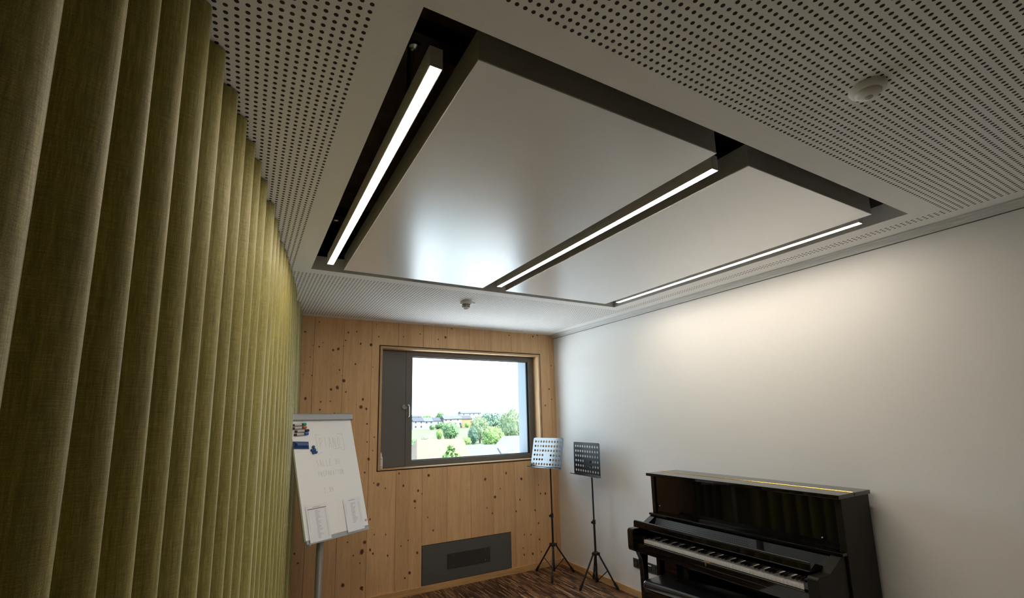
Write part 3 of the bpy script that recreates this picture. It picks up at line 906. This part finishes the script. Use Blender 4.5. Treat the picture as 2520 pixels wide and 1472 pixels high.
# ------------------------------------------------------------------ music stands
def plate_holes(bm, w, h, nx, ny, r, mx, my, skip, small, thick, rc):
    """plate in the x-y plane, top edge at y = 0, centred on x, real round holes, rounded top corners"""
    t = bmesh.new()
    x0, x1, y0, y1 = -w / 2 + mx, w / 2 - mx, -h + my, -my
    cx_, cy_ = (x1 - x0) / nx, (y1 - y0) / ny
    K = 16
    for i in range(nx):
        for j in range(ny):
            ax, ay = x0 + i * cx_, y0 + j * cy_
            mxx, myy = ax + cx_ / 2, ay + cy_ / 2
            row = ny - 1 - j
            rr = 0 if (row, i) in skip else (r * .3 if (row, i) in small else r)
            if rr == 0:
                t.faces.new([t.verts.new(p) for p in ((ax, ay, 0), (ax + cx_, ay, 0), (ax + cx_, ay + cy_, 0), (ax, ay + cy_, 0))])
                continue
            O, I = [], []
            for k in range(K):
                a = 2 * PI * k / K + PI / 4
                c, s = math.cos(a), math.sin(a)
                f = 1 / max(abs(c), abs(s))
                O.append(t.verts.new((mxx + c * f * cx_ / 2, myy + s * f * cy_ / 2, 0)))
                I.append(t.verts.new((mxx + c * rr, myy + s * rr, 0)))
            for k in range(K): t.faces.new((O[k], O[(k + 1) % K], I[(k + 1) % K], I[k]))
    def quad(a, b, c, d): t.faces.new([t.verts.new((p[0], p[1], 0)) for p in (a, b, c, d)])
    X0, X1, Y0, Y1 = -w / 2, w / 2, -h, 0
    quad((X0, Y0), (X1, Y0), (X1, y0), (X0, y0))
    quad((X0, y0), (x0, y0), (x0, Y1 - rc), (X0, Y1 - rc)); quad((x1, y0), (X1, y0), (X1, Y1 - rc), (x1, Y1 - rc))
    quad((x0, y1), (x1, y1), (x1, Y1), (x0, Y1)) if mx >= rc else quad((X0 + rc, y1), (X1 - rc, y1), (X1 - rc, Y1), (X0 + rc, Y1))
    for sx in (-1, 1):
        ctr = t.verts.new((sx * (w / 2 - rc), -rc, 0))
        arc = [t.verts.new((sx * (w / 2 - rc + rc * math.sin(R(15 * k))), -rc + rc * math.cos(R(15 * k)), 0)) for k in range(7)]
        for k in range(6): t.faces.new((ctr, arc[k], arc[k + 1]))
    bmesh.ops.remove_doubles(t, verts=t.verts[:], dist=1e-5)
    bmesh.ops.recalc_face_normals(t, faces=t.faces[:])
    r_ = bmesh.ops.solidify(t, geom=t.faces[:], thickness=thick)
    join(bm, t)
    return bm

def music_stand(px, py, topc, yaw, tilt, w, h, label, r, a0, collar_z, deskm='desk_black'):
    t = thing('music_stand', label, 'music stand', (px, py, 0), 0, 'black music stands')
    hx = Vector((math.cos(yaw), math.sin(yaw), 0)); n = Vector((math.sin(yaw), -math.cos(yaw), 0))
    dn = Vector((0, 0, -math.cos(tilt))) + n * math.sin(tilt)
    nn = hx.cross(-dn).normalized()
    if nn.dot(n) < 0: nn = -nn
    MM = Matrix((hx, -dn, nn)).transposed().to_4x4()
    MM.translation = Vector(topc) - Vector((px, py, 0))
    skip = {(3, 4), (3, 5)}
    small = {(4, 4), (4, 5)}
    def dp(name, bm, m, parent=None, **k):
        o = obj(name, bm, m, None, **k)
        if parent is None: o.matrix_world = MM
        o.parent = parent or t
        return o
    bm = bmesh.new(); plate_holes(bm, w, h, 10, 6, .0136, .020, .018, skip, small, .0016, .02)
    desk = dp('desk', bm, M[deskm])
    bm = nb(-w / 2 - .012, w / 2 + .004, -h - .0015, -h, -.001, .050, bev=.0005)
    box(bm, -w / 2 - .012, w / 2 + .004, -h, -h + .008, .048, .050)
    dp('ledge', bm, M['desk_black'], desk)
    # bracket between desk back and pole
    mid = MM @ Vector((0, -h * .58, -.004))
    zt = mid.z
    bm = bmesh.new()
    tube(bm, mid, (0, 0, zt - .02), .009); tube(bm, (0, 0, zt - .06), (0, 0, zt + .01), .014)
    tube(bm, MM @ Vector((0, -h * .58, -.012)), MM @ Vector((0, -h * .58, -.0005)), .030, n=18)
    obj('bracket', bm, M['stand_black'], t, True, 40)
    bm = bmesh.new(); tube(bm, (0, 0, collar_z - .02), (0, 0, zt - .05), .0085, n=16); obj('upper_pole', bm, M['stand_black'], t, True, 50)
    bm = bmesh.new(); tube(bm, (0, 0, .045), (0, 0, collar_z), .0115, n=16); obj('lower_pole', bm, M['stand_black'], t, True, 50)
    bm = bmesh.new(); tube(bm, (0, 0, collar_z - .030), (0, 0, collar_z + .012), .0165, n=16)
    col = obj('collar', bm, M['stand_black'], t, True, 50)
    bm = bmesh.new(); tube(bm, (-.012, -.004, collar_z - .008), (-.034, -.012, collar_z - .008), .005); tube(bm, (-.030, -.010, collar_z - .008), (-.038, -.013, collar_z - .008), .013); obj('knob', bm, M['rubber'], col, True, 50)
    bm = bmesh.new(); lathe(bm, [(.012, .338), (.024, .336), (.030, .328), (.030, .308), (.020, .300), (.012, .296)], n=20)
    for k in range(3):
        a = R(a0 + 120 * k); box(bm, math.cos(a) * .034 - .010, math.cos(a) * .034 + .010, math.sin(a) * .034 - .010, math.sin(a) * .034 + .010, .303, .333, bev=.003)
    obj('hub', bm, M['stand_black'], t, True, 45)
    bm = bmesh.new(); tube(bm, (0, 0, .040), (0, 0, .085), .017, n=16); obj('lower_hub', bm, M['stand_black'], t, True, 50)
    for k in range(3):
        a = R(a0 + 120 * k); d = Vector((math.cos(a), math.sin(a), 0))
        p0, p1 = d * .034 + Vector((0, 0, .312)), d * (r - .012) + Vector((0, 0, .030))
        bm = bmesh.new(); tube(bm, p0, p1, .0088, n=12)
        lg = obj('leg', bm, M['stand_black'], t, True, 50)
        bm = bmesh.new(); q = p0.lerp(p1, .90); e = d * (r + .003) + Vector((0, 0, .0)); tube(bm, q, e + Vector((0, 0, .010)), .0125, .0135, n=12); tube(bm, e + Vector((0, 0, .012)), e, .0135, .011, n=12)
        obj('rubber_foot', bm, M['rubber'], lg, True, 50)
        bm = bmesh.new(); m_ = p0.lerp(p1, .52); tube(bm, d * .014 + Vector((0, 0, .062)), m_, .0048, n=8); obj('brace', bm, M['stand_black'], t)
music_stand(3.094, 4.604, (3.077, 4.600, 1.4905), -1.316, .203, .459, .342, 'black music stand reflecting pale light, in the corner next to the window', .24, 111, .640)
music_stand(3.262, 4.070, (3.227, 4.100, 1.4485), -1.650, .015, .496, .345, 'black music stand with dark desk, nearer the piano against the white wall', .215, 60, .640, 'desk_matte')

# ------------------------------------------------------------------ wall sockets
for i, (yc, lab) in enumerate(((3.617, 'dark wall socket on white wall, farthest from the piano, behind its front leg'), (3.443, 'black wall socket with a white strip, seen between piano leg and piano body'), (3.350, 'dark wall socket partly hidden behind the end of the piano body'))):
    t = thing('wall_socket', lab, 'socket', (RX, yc, .268), 0, 'dark wall sockets')
    obj('cover_frame', nb(-.010, -.0005, -.042, .042, 0, .084, bev=.002), M['cover_dark'], t)
    ins = obj('insert', nb(-.0115, -.0101, -.028, .028, .014, .070, bev=.0006), M['black_slot'], t)
    bm = bmesh.new(); tube(bm, (-.0135, 0, .040), (-.0116, 0, .040), .020, n=20); obj('outlet', bm, M['cover_dark'], ins)
    if i == 1: obj('name_strip', nb(-.0135, -.0117, -.024, .024, .058, .068), M['white_plastic'], ins)

# ------------------------------------------------------------------ piano
pn = thing('upright_piano', 'glossy black upright piano with open fallboard against the white wall', 'piano', (0, 0, 0))
Y0, Y1 = 1.530, 3.012
def pp(name, bm, m='piano', parent=None, **k): return obj(name, bm, M[m], parent or pn, **k)
for a in (Y0, Y1 - .036): pp('side_panel', nb(3.048, 3.370, a, a + .036, .0, 1.213, bev=.0015), 'piano_side' if a == Y0 else 'piano')
pp('back_panel', nb(3.335, 3.369, Y0 + .037, Y1 - .037, .08, 1.20))
lid = pp('lid', nb(3.1845, 3.374, Y0 - .012, Y1 + .012, 1.2135, 1.237, bev=.003, seg=3))
pp('lid_flap', nb(3.006, 3.1840, Y0 - .012, Y1 + .012, 1.2135, 1.237, bev=.003, seg=3))
bm = bmesh.new(); tube(bm, (3.1845, Y0 - .006, 1.2372), (3.1845, Y1 + .006, 1.2372), .0034, n=10); pp('hinge', bm, 'brass', lid)
mp = pp('music_panel', nb(3.060, 3.082, Y0 + .0365, Y1 - .0365, .9185, 1.2125, bev=.001))
for y, z in ((2.941, .975), (1.664, .973)):
    bm = bmesh.new(); tube(bm, (3.0595, y, z), (3.054, y, z), .0045, .0035, n=12); pp('button', bm, 'key_white', mp)
pp('music_shelf', nb(2.998, 3.0595, Y0 + .002, Y1 - .002, .9000, .9180, bev=.003, seg=3))
bm = bmesh.new(); prism(bm, [(3.046, .899), (3.014, .899), (2.955, .840), (2.955, .828), (3.046, .850)], 'y', Y0 + .073, Y1 - .073); pp('inner_rail', bm)
prof = [(3.047, .660), (3.047, .899), (3.004, .899), (2.885, .838), (2.868, .830), (2.760, .830)] + [(2.760 - .022 * math.sin(R(18 * k)), .808 + .022 * math.cos(R(18 * k))) for k in range(1, 5)] + [(2.738, .806), (2.738, .690)] + [(2.762 - .024 * math.cos(R(22.5 * k)), .684 - .024 * math.sin(R(22.5 * k))) for k in range(1, 5)]
for a, b in ((Y0 + .012, Y0 + .070), (Y1 - .070, Y1 - .012)):
    bm = bmesh.new(); prism(bm, prof, 'y', a, b, bev=.002); pp('cheek', bm, 'piano_side' if a < 2 else 'piano')
kb = pp('keybed', nb(2.775, 3.047, Y0 + .0705, Y1 - .0705, .655, .694, bev=.002))
ks = pp('key_slip', nb(2.766, 2.788, Y0 + .0705, Y1 - .0705, .6945, .731, bev=.003, seg=3))
bm = bmesh.new(); prism(bm, [(2.286 + .0070 * math.sin(R(a)), .722 + .0075 * math.cos(R(a))) for a in range(-130, 131, 20)] + [(2.289, .708), (2.283, .708)], 'x', 2.7642, 2.7662); pp('lock', bm, 'brass', ks)
pp('lock_plate', nb(2.768, 2.787, 2.262, 2.312, .7312, .7324), 'brass', ks)
for a, b in ((Y0 + .0708, 1.6535), (2.885, Y1 - .0708)): pp('key_block', nb(2.792, 2.960, a, b, .6945, .778, bev=.002))
KY1, KP = 2.8835, 1.2285 / 52
keys = pp('keyboard', nb(2.800, 2.960, 1.6555, KY1 - .0005, .6950, .7300), 'key_black')
bm = bmesh.new()
for k in range(52):
    y = KY1 - KP * (k + 1)
    box(bm, 2.799, 2.952, y + .0005, y + KP - .0005, .7302, .7545, bev=.0008, seg=1)
pp('white_key', bm, 'key_white', keys)
bm = bmesh.new()
scale_ = {0: 1, 2: 1, 3: 1, 5: 1, 6: 1}      # after A, C, D, F, G counted from A
for k in range(51):
    if (k % 7) in scale_:
        y = KY1 - KP * (k + 1)
        prism(bm, [(2.850, .7527), (2.855, .7650), (2.948, .7655), (2.948, .7527)], 'y', y - .0055, y + .0055)
pp('black_key', bm, 'key_black', keys)
prof = [(2.772, .845), (2.774, .880), (2.779, .889), (2.788, .893), (2.797, .891), (2.900, .855), (2.902, .842), (2.800, .841), (2.778, .840)]
bm = bmesh.new(); prism(bm, prof, 'y', 1.594, 2.962, bev=.0025, seg=3); fb = pp('fallboard', bm)
for y in (1.606, 2.934): pp('fallboard_hinge', nb(2.936, 2.966, y - .004, y + .004, .828, .845, bev=.001), 'brass', fb)
pp('lower_panel', nb(3.078, 3.094, Y0 + .0365, Y1 - .0365, .100, .6545, bev=.001))
pp('bottom_rail', nb(3.072, 3.334, Y0 + .0365, Y1 - .0365, .02, .0995, bev=.002))
for yc in (Y0 + .034, Y1 - .034):
    bm = bmesh.new()
    pr_ = [(2.850, .04), (2.846, .52), (2.838, .585), (2.815, .632), (2.800, .6595), (2.920, .6595), (2.905, .620), (2.898, .56), (2.890, .04)]
    prism(bm, pr_, 'y', yc - .021, yc + .021, bev=.002)
    lg = pp('leg', bm)
    pp('toe_block', nb(2.815, 3.047, yc - .023, yc + .023, .0, .0395, bev=.003))

# bench, pushed in under the keyboard and slightly turned
be = thing('piano_bench', 'black padded leather piano bench pushed in at the piano', 'bench', (2.864, 2.455, 0), math.atan2(-.990, .139))
bl, bw = .370, .150
t_ = nb(-bl, bl, -bw, bw, .436, .502, bev=.030, seg=6)
obj('cushion', t_, M['leather'], be, True, 60)
bm = bmesh.new(); box(bm, -bl + .012, bl - .012, -bw + .012, bw - .012, .375, .439, bev=.003); obj('apron', bm, M['piano'], be)
for sx in (-1, 1):
    for sy in (-1, 1):
        bm = bmesh.new()
        x, y = sx * (bl - .04), sy * (bw - .04)
        prism(bm, [(x - .024, y - .024), (x + .024, y - .024), (x + .024, y + .024), (x - .024, y + .024)], 'z', 0, .3745, bev=.003)
        obj('leg', bm, M['piano'], be)
# ------------------------------------------------------------------ outdoors, seen through the window (the room lies about 6 m up)
bm = bmesh.new()
xs_ = [-700, -300, -100, 0, 60, 120, 180, 260, 400, 700, 1200]
ys_ = [5.4, 62, 120, 200, 290, 350, 420, 520, 700, 1100]
zz = {5.4: -5.4, 62: -5.4, 120: -5.3, 200: -5.2, 290: -5.0, 350: -4.4, 420: -1.0, 520: 3.0, 700: 9.0, 1100: 12.0}
g = [[bm.verts.new((x, y, zz[y] + (.004 * (x - 150) if y > 400 else 0))) for x in xs_] for y in ys_]
for a, b in zip(g, g[1:]):
    for i in range(len(xs_) - 1): bm.faces.new((a[i], a[i + 1], b[i + 1], b[i]))
for f in bm.faces: f.material_index = 1 if f.calc_center_median().y < 45 else 0
struct('terrain', bm, [M['meadow'], M['bounce_ground']])

def roof_house(name, label, cat, poly_roof, wallm, roofm, foot):
    """poly_roof: list of faces (lists of points); foot: outline of the walls (x, y, z_top)"""
    t = thing(name, label, cat, (foot[0][0], foot[0][1], -5.3))
    o3 = Vector(t.location)
    bm = bmesh.new()
    for f in poly_roof: bm.faces.new([bm.verts.new(Vector(p) - o3) for p in f])
    bmesh.ops.remove_doubles(bm, verts=bm.verts[:], dist=.001)
    bmesh.ops.recalc_face_normals(bm, faces=bm.faces[:])
    bmesh.ops.solidify(bm, geom=bm.faces[:], thickness=.12)
    obj('roof', bm, M[roofm], t)
    bm = bmesh.new()
    n = len(foot)
    A = [bm.verts.new(Vector((p[0], p[1], -5.4)) - o3) for p in foot]; B = [bm.verts.new(Vector(p) - o3) for p in foot]
    for i in range(n): bm.faces.new((A[i], A[(i + 1) % n], B[(i + 1) % n], B[i]))
    bm.faces.new(B)
    obj('wall', bm, M[wallm], t)
    return t
# orange hipped roof
rA, rB = (9.83, 30.0, .545), (13.08, 30.0, .461)
roof_house('tiled_house', 'house with pale orange tiled roof below the window', 'house',
    [[rA, rB, (13.08, 25.2, -3.2), (8.3, 25.2, -3.2)], [rA, (8.3, 25.2, -3.2), (8.3, 34.5, -3.2)], [rA, (8.3, 34.5, -3.2), (13.08, 34.5, -3.2), rB]],
    'render_bounce', 'orange_roof', [(8.6, 25.6, -3.2), (13.0, 25.6, -3.2), (13.0, 34.2, -3.2), (8.6, 34.2, -3.2)])
# small bluish outbuilding left of it, farther back
roof_house('slate_shed', 'small blue grey roof at the left edge of the window view', 'shed',
    [[(8.0, 40.0, .40), (12.30, 40.0, .40), (12.30, 37.0, -1.6), (8.0, 37.0, -1.6)], [(8.0, 40.0, .40), (8.0, 43.0, -1.6), (12.30, 43.0, -1.6), (12.30, 40.0, .40)]],
    'render_white', 'slate_light', [(8.2, 37.3, -1.6), (12.1, 37.3, -1.6), (12.1, 42.7, -1.6), (8.2, 42.7, -1.6)])
# low grey roof behind
roof_house('metal_roofed_house', 'low house with plain grey roof between orange roof and skylight roof', 'house',
    [[(15.8, 38.0, -.375), (24.0, 38.0, -.60), (24.0, 32.5, -4.3), (15.8, 32.5, -4.3)], [(15.8, 38.0, -.375), (15.8, 43.5, -4.3), (24.0, 43.5, -4.3), (24.0, 38.0, -.60)]],
    'render_white', 'metal_roof', [(16.0, 33.0, -4.3), (23.8, 33.0, -4.3), (23.8, 43.0, -4.3), (16.0, 43.0, -4.3)])
# larger grey hipped roof with skylight
gr = (10.78, 20.0, .925)
t = roof_house('skylight_house', 'house with light grey pitched roof and one skylight, right in the view', 'house',
    [[gr, (16.5, 20.0, .925), (16.5, 17.8, -.615), (7.86, 17.8, -.615)], [gr, (12.5, 22.2, -.615), (16.5, 22.2, -.615), (16.5, 20, .925)]],
    'render_bounce', 'metal_roof', [(8.2, 18.1, -.62), (16.2, 18.1, -.62), (16.2, 21.9, -.62), (12.2, 21.9, -.62)])
o3 = Vector(t.location)
sl = Vector((0, -4.5, -3.15)).normalized()
p0 = Vector((10.12, 19.28, .43)); 
bm = bmesh.new()
nrm_ = Vector((0, -3.15, 4.5)).normalized()
q = [p0, p0 + Vector((.36, 0, 0)), p0 + Vector((.36, 0, 0)) + sl * .42, p0 + sl * .42]
q = [v + nrm_ * .06 - o3 for v in q]
A = [bm.verts.new(v) for v in q]; B = [bm.verts.new(v - nrm_ * .10) for v in q]
bm.faces.new(A)
for i in range(4): bm.faces.new((A[i], A[(i + 1) % 4], B[(i + 1) % 4], B[i]))
obj('skylight', bm, M['render_white'], t)

def tree(name, label, x, y, z0, ztop, r, leafm, seed, zbase=-5.3, nleaf=900, lsize=None, shape='round', group='trees outside the window', cat='tree'):
    t = thing(name, label, cat, (x, y, zbase), 0, group)
    rg = random.Random(seed)
    h = ztop - z0
    zc = (ztop + z0) / 2 - zbase
    ls = lsize or r * (.085 if nleaf > 600 else .12)
    nleaf = int(nleaf * 1.7)
    bm = bmesh.new()
    core = bmesh.new()
    bmesh.ops.create_icosphere(core, subdivisions=3, radius=1)
    for v in core.verts:
        d = v.co.normalized()
        k = .80 + .22 * noise.noise(d * 2.3 + Vector((seed, 0, 0))) + .10 * noise.noise(d * 6 + Vector((0, seed, 0)))
        tp = 1.0
        if shape == 'cone': tp = 1.05 - .62 * (d.z * .5 + .5)
        v.co = Vector((d.x * r * k * tp, d.y * r * k * tp, zc + d.z * h / 2 * k))
    join(bm, core)
    for i in range(nleaf):
        d = Vector((rg.gauss(0, 1), rg.gauss(0, 1), rg.gauss(0, 1))).normalized()
        k = .80 + .22 * noise.noise(d * 2.3 + Vector((seed, 0, 0))) + .10 * noise.noise(d * 6 + Vector((0, seed, 0))) + rg.uniform(-.06, .20)
        tp = 1.0
        if shape == 'cone': tp = 1.05 - .62 * (d.z * .5 + .5)
        c = Vector((d.x * r * k * tp, d.y * r * k * tp, zc + d.z * h / 2 * k))
        u = Vector((rg.gauss(0, 1), rg.gauss(0, 1), rg.gauss(0, 1))).normalized()
        w = u.orthogonal().normalized()
        s = ls * rg.uniform(.6, 1.3)
        if shape == 'weep': w = (Vector((0, 0, -1)) + w * .3).normalized(); 
        bm.faces.new([bm.verts.new(c + p) for p in (-u * s * .5, w * s * -.9, u * s * .5, w * s * .9)])
    obj('crown', bm, M[leafm], t)
    bm = bmesh.new(); tube(bm, (0, 0, 0), (0, 0, zc), r * .09, r * .04, n=8); obj('trunk', bm, M['bark'], t)
tree('garden_tree', 'bright green tree top in front of the pale orange roof', 5.32, 13.0, -.9, 1.02, .60, 'leaf_light', 3, nleaf=1200, lsize=.075, shape='cone')
tree('broadleaf_tree', 'round mid green tree on the meadow above the orange roof', 48.7, 120, -3.4, 1.35, 2.35, 'leaf_mid', 4)
tree('conifer_tree', 'dark bluish green tree right of the round meadow tree', 50.7, 110, -4.6, 0.1, 1.45, 'leaf_dark', 5)
tree('willow_tree', 'pale grey green willow behind the dark tree', 62.2, 130, -4.5, 2.75, 3.0, 'leaf_pale', 6, nleaf=1500, shape='weep')
tree('broadleaf_tree', 'wide bluish green tree rising behind the willow', 76.5, 150, -3.0, 4.7, 5.0, 'leaf_blue', 7, nleaf=1600)
tree('birch_tree', 'tallest pale tree at the right edge of the window view', 56.6, 100, -4.6, 4.5, 3.1, 'leaf_pale', 8, nleaf=1800, shape='weep')
tree('garden_shrub', 'bright green bushy tree above the skylight roof', 46.3, 90, -5.0, .35, 2.4, 'leaf_light', 9, nleaf=1300, group='shrubs outside the window', cat='shrub')
tree('garden_shrub', 'narrow yellow green shrub left of the round meadow tree', 47.2, 124.5, -3.6, -.4, .95, 'leaf_light', 10, nleaf=500, group='shrubs outside the window', cat='shrub')
tree('garden_shrub', 'light green shrub between round meadow tree and dark tree', 44.3, 100, -4.2, -2.0, 1.25, 'leaf_light', 12, nleaf=600, group='shrubs outside the window', cat='shrub')
tree('garden_shrub', 'low green bush at the left edge above the small blue grey roof', 29.0, 90, -4.9, -1.5, 1.5, 'leaf_mid', 13, nleaf=500, group='shrubs outside the window', cat='shrub')
tree('garden_shrub', 'pale grasslike bush left of the narrow yellow green shrub', 39.6, 112, -4.6, -1.6, 2.2, 'leaf_pale', 14, nleaf=700, group='shrubs outside the window', cat='shrub')
tree('hill_tree', 'dark green tree at left behind the roofs of the far houses', 149.5, 425, 0, 7.2, 5.0, 'leaf_mid', 15, -1, 500)
tree('hill_tree', 'tall dark green tree behind the roofs of the far houses', 162.2, 425, 0, 10.6, 4.6, 'leaf_mid', 16, -1, 500)
tree('hill_tree', 'low dark green tree behind the pink row of houses', 173.0, 442, 0, 7.6, 3.6, 'leaf_mid', 17, -1, 400)
tree('garden_shrub', 'green hedge tree in front of the white row houses', 119.5, 330, -5, -.6, 2.2, 'leaf_mid', 18, -5, 350, group='shrubs outside the window', cat='shrub')
tree('garden_shrub', 'green clump of bushes right of the white row houses', 128.0, 333, -5, .6, 5.0, 'leaf_mid', 19, -5, 500, group='shrubs outside the window', cat='shrub')
tree('garden_shrub', 'yellow green bush in front of the yellow house', 155.3, 348, -4.6, .9, 2.2, 'leaf_light', 20, -5, 300, group='shrubs outside the window', cat='shrub')
tree('garden_shrub', 'small dark cone shaped bush before the pink row', 151.0, 350, -4.6, .2, 1.1, 'leaf_dark', 21, -5, 250, shape='cone', group='shrubs outside the window', cat='shrub')

def row_house(label, x0, x1, y, zb, ze, zr, wallm, roofm, rows, depth=9.0):
    t = thing('row_house', label, 'house', ((x0 + x1) / 2, y, zb), 0, 'houses on the far slope')
    w = (x1 - x0) / 2
    obj('wall', nb(-w, w, 0, depth, -1.5, ze - zb), M[wallm], t)
    bm = bmesh.new(); prism(bm, [(-.35, ze - zb - .1), (depth / 2, zr - zb), (depth + .35, ze - zb - .1), (depth + .35, ze - zb - .35), (-.35, ze - zb - .35)], 'x', -w, w); obj('roof', bm, M[roofm], t)
    for (zz_, n) in rows:
        for k in range(n):
            cx_ = -w + (k + .5) * 2 * w / n
            obj('window', nb(cx_ - .55, cx_ + .55, -.06, .02, zz_ - zb - .65, zz_ - zb + .65), M['win_dark'], t)
row_house('white house with dark roof at the left end of the far row', 110.8, 119.6, 348, -4.6, 1.9, 4.6, 'render_white', 'slate', [(.9, 2), (-2.4, 2)])
row_house('white house with pale roof, second from left in the far row', 119.7, 127.2, 348, -4.6, 1.7, 4.5, 'render_white', 'slate_light', [(.6, 2)])
row_house('low white house with slate roof between white and pink houses', 131.8, 139.2, 360, -3.0, 1.9, 4.4, 'render_white', 'slate', [(.2, 1)])
row_house('pinkish house with pale roof in the middle of the far row', 139.4, 147.5, 358, -4.6, 3.1, 6.0, 'render_pink', 'slate_light', [(2.2, 2), (-1.0, 2)])
row_house('pinkish house with light grey roof beside the yellow house', 147.6, 155.6, 358, -4.6, 3.2, 5.8, 'render_pink', 'slate_light', [(2.3, 1), (-1.0, 2)])
row_house('yellow house with slate roof at the right end of the far row', 155.7, 164.5, 358, -4.6, 3.0, 5.5, 'render_yellow', 'slate', [(-1.0, 1)])
for i, (x, y, zb, w, h, lab) in enumerate(((203, 455, 6.5, 7, 4.6, 'white house on the hilltop above the yellow house'), (216, 460, 6.8, 6, 4.4, 'white house on the hilltop nearest the wide bluish tree'), (152, 470, 4.5, 7, 4.0, 'white hilltop house above the white row houses, by the dark trees'))):
    row_house(lab, x - w, x + w, y, zb - 4, zb + h - 2, zb + h, 'render_white', 'slate_light', [(zb + 1.0, 2)], 8)

# ------------------------------------------------------------------ light and camera
w = bpy.data.worlds.new('sky')
SC.world = w
w.use_nodes = True
nt = w.node_tree
bg = nt.nodes['Background']
tc = nt.nodes.new('ShaderNodeTexCoord')
sx = nt.nodes.new('ShaderNodeSeparateXYZ')
rp = nt.nodes.new('ShaderNodeValToRGB')
nt.links.new(tc.outputs['Generated'], sx.inputs[0])
nt.links.new(sx.outputs[2], rp.inputs['Fac'])
rp.color_ramp.elements[0].position = 0.0
rp.color_ramp.elements[0].color = (*SKY_LOW, 1)
rp.color_ramp.elements[1].position = .6
rp.color_ramp.elements[1].color = (*SKY_HIGH, 1)
nt.links.new(rp.outputs['Color'], bg.inputs['Color'])
bg.inputs['Strength'].default_value = SKY_POWER

ld = bpy.data.lights.new('window_portal', 'AREA')
ld.shape = 'RECTANGLE'
ld.size, ld.size_y = 1.56, 1.20
ld.cycles.is_portal = True
lo = bpy.data.objects.new('window_portal', ld)
lo.location = (2.31, 5.115, 1.87)
lo.rotation_euler = (R(-90), 0, 0)
C.objects.link(lo)

sd = bpy.data.lights.new('sun', 'SUN')
sd.energy = SUN_POWER
sd.angle = R(3)
sd.color = (1, .985, .94)
so = bpy.data.objects.new('sun', sd)
so.rotation_euler = Vector((.52, -.36, .78)).to_track_quat('Z', 'Y').to_euler()
C.objects.link(so)

cam = bpy.data.cameras.new('camera')
co = bpy.data.objects.new('camera', cam)
C.objects.link(co)
yaw, pit, rol = .51827899, .16522503, -.02317167
fw = Vector((math.sin(yaw) * math.cos(pit), math.cos(yaw) * math.cos(pit), math.sin(pit)))
rt = Vector((math.cos(yaw), -math.sin(yaw), 0))
up = rt.cross(fw)
c_, s_ = math.cos(rol), math.sin(rol)
r2, u2 = rt * c_ + up * s_, -rt * s_ + up * c_
mw = Matrix((r2, u2, -fw)).transposed().to_4x4()
mw.translation = Vector((0, 0, 1.715))
co.matrix_world = mw
cam.sensor_width = 36.0
cam.lens = 1149.078 / 2520 * 36.0
cam.shift_y = 104.0 / 2520
cam.clip_start = .02
cam.clip_end = 3000
SC.camera = co

vs_ = SC.view_settings
vs_.view_transform = 'Standard'
vs_.look = 'None'
vs_.exposure = EXPOSURE
vs_.gamma = 1.0
vs_.use_curve_mapping = False
cy = SC.cycles
cy.max_bounces = 10
cy.diffuse_bounces = 6
cy.glossy_bounces = 5
cy.transparent_max_bounces = 12
cy.caustics_reflective = False
cy.caustics_refractive = False
cy.sample_clamp_indirect = 15.0
cy.use_denoising = True
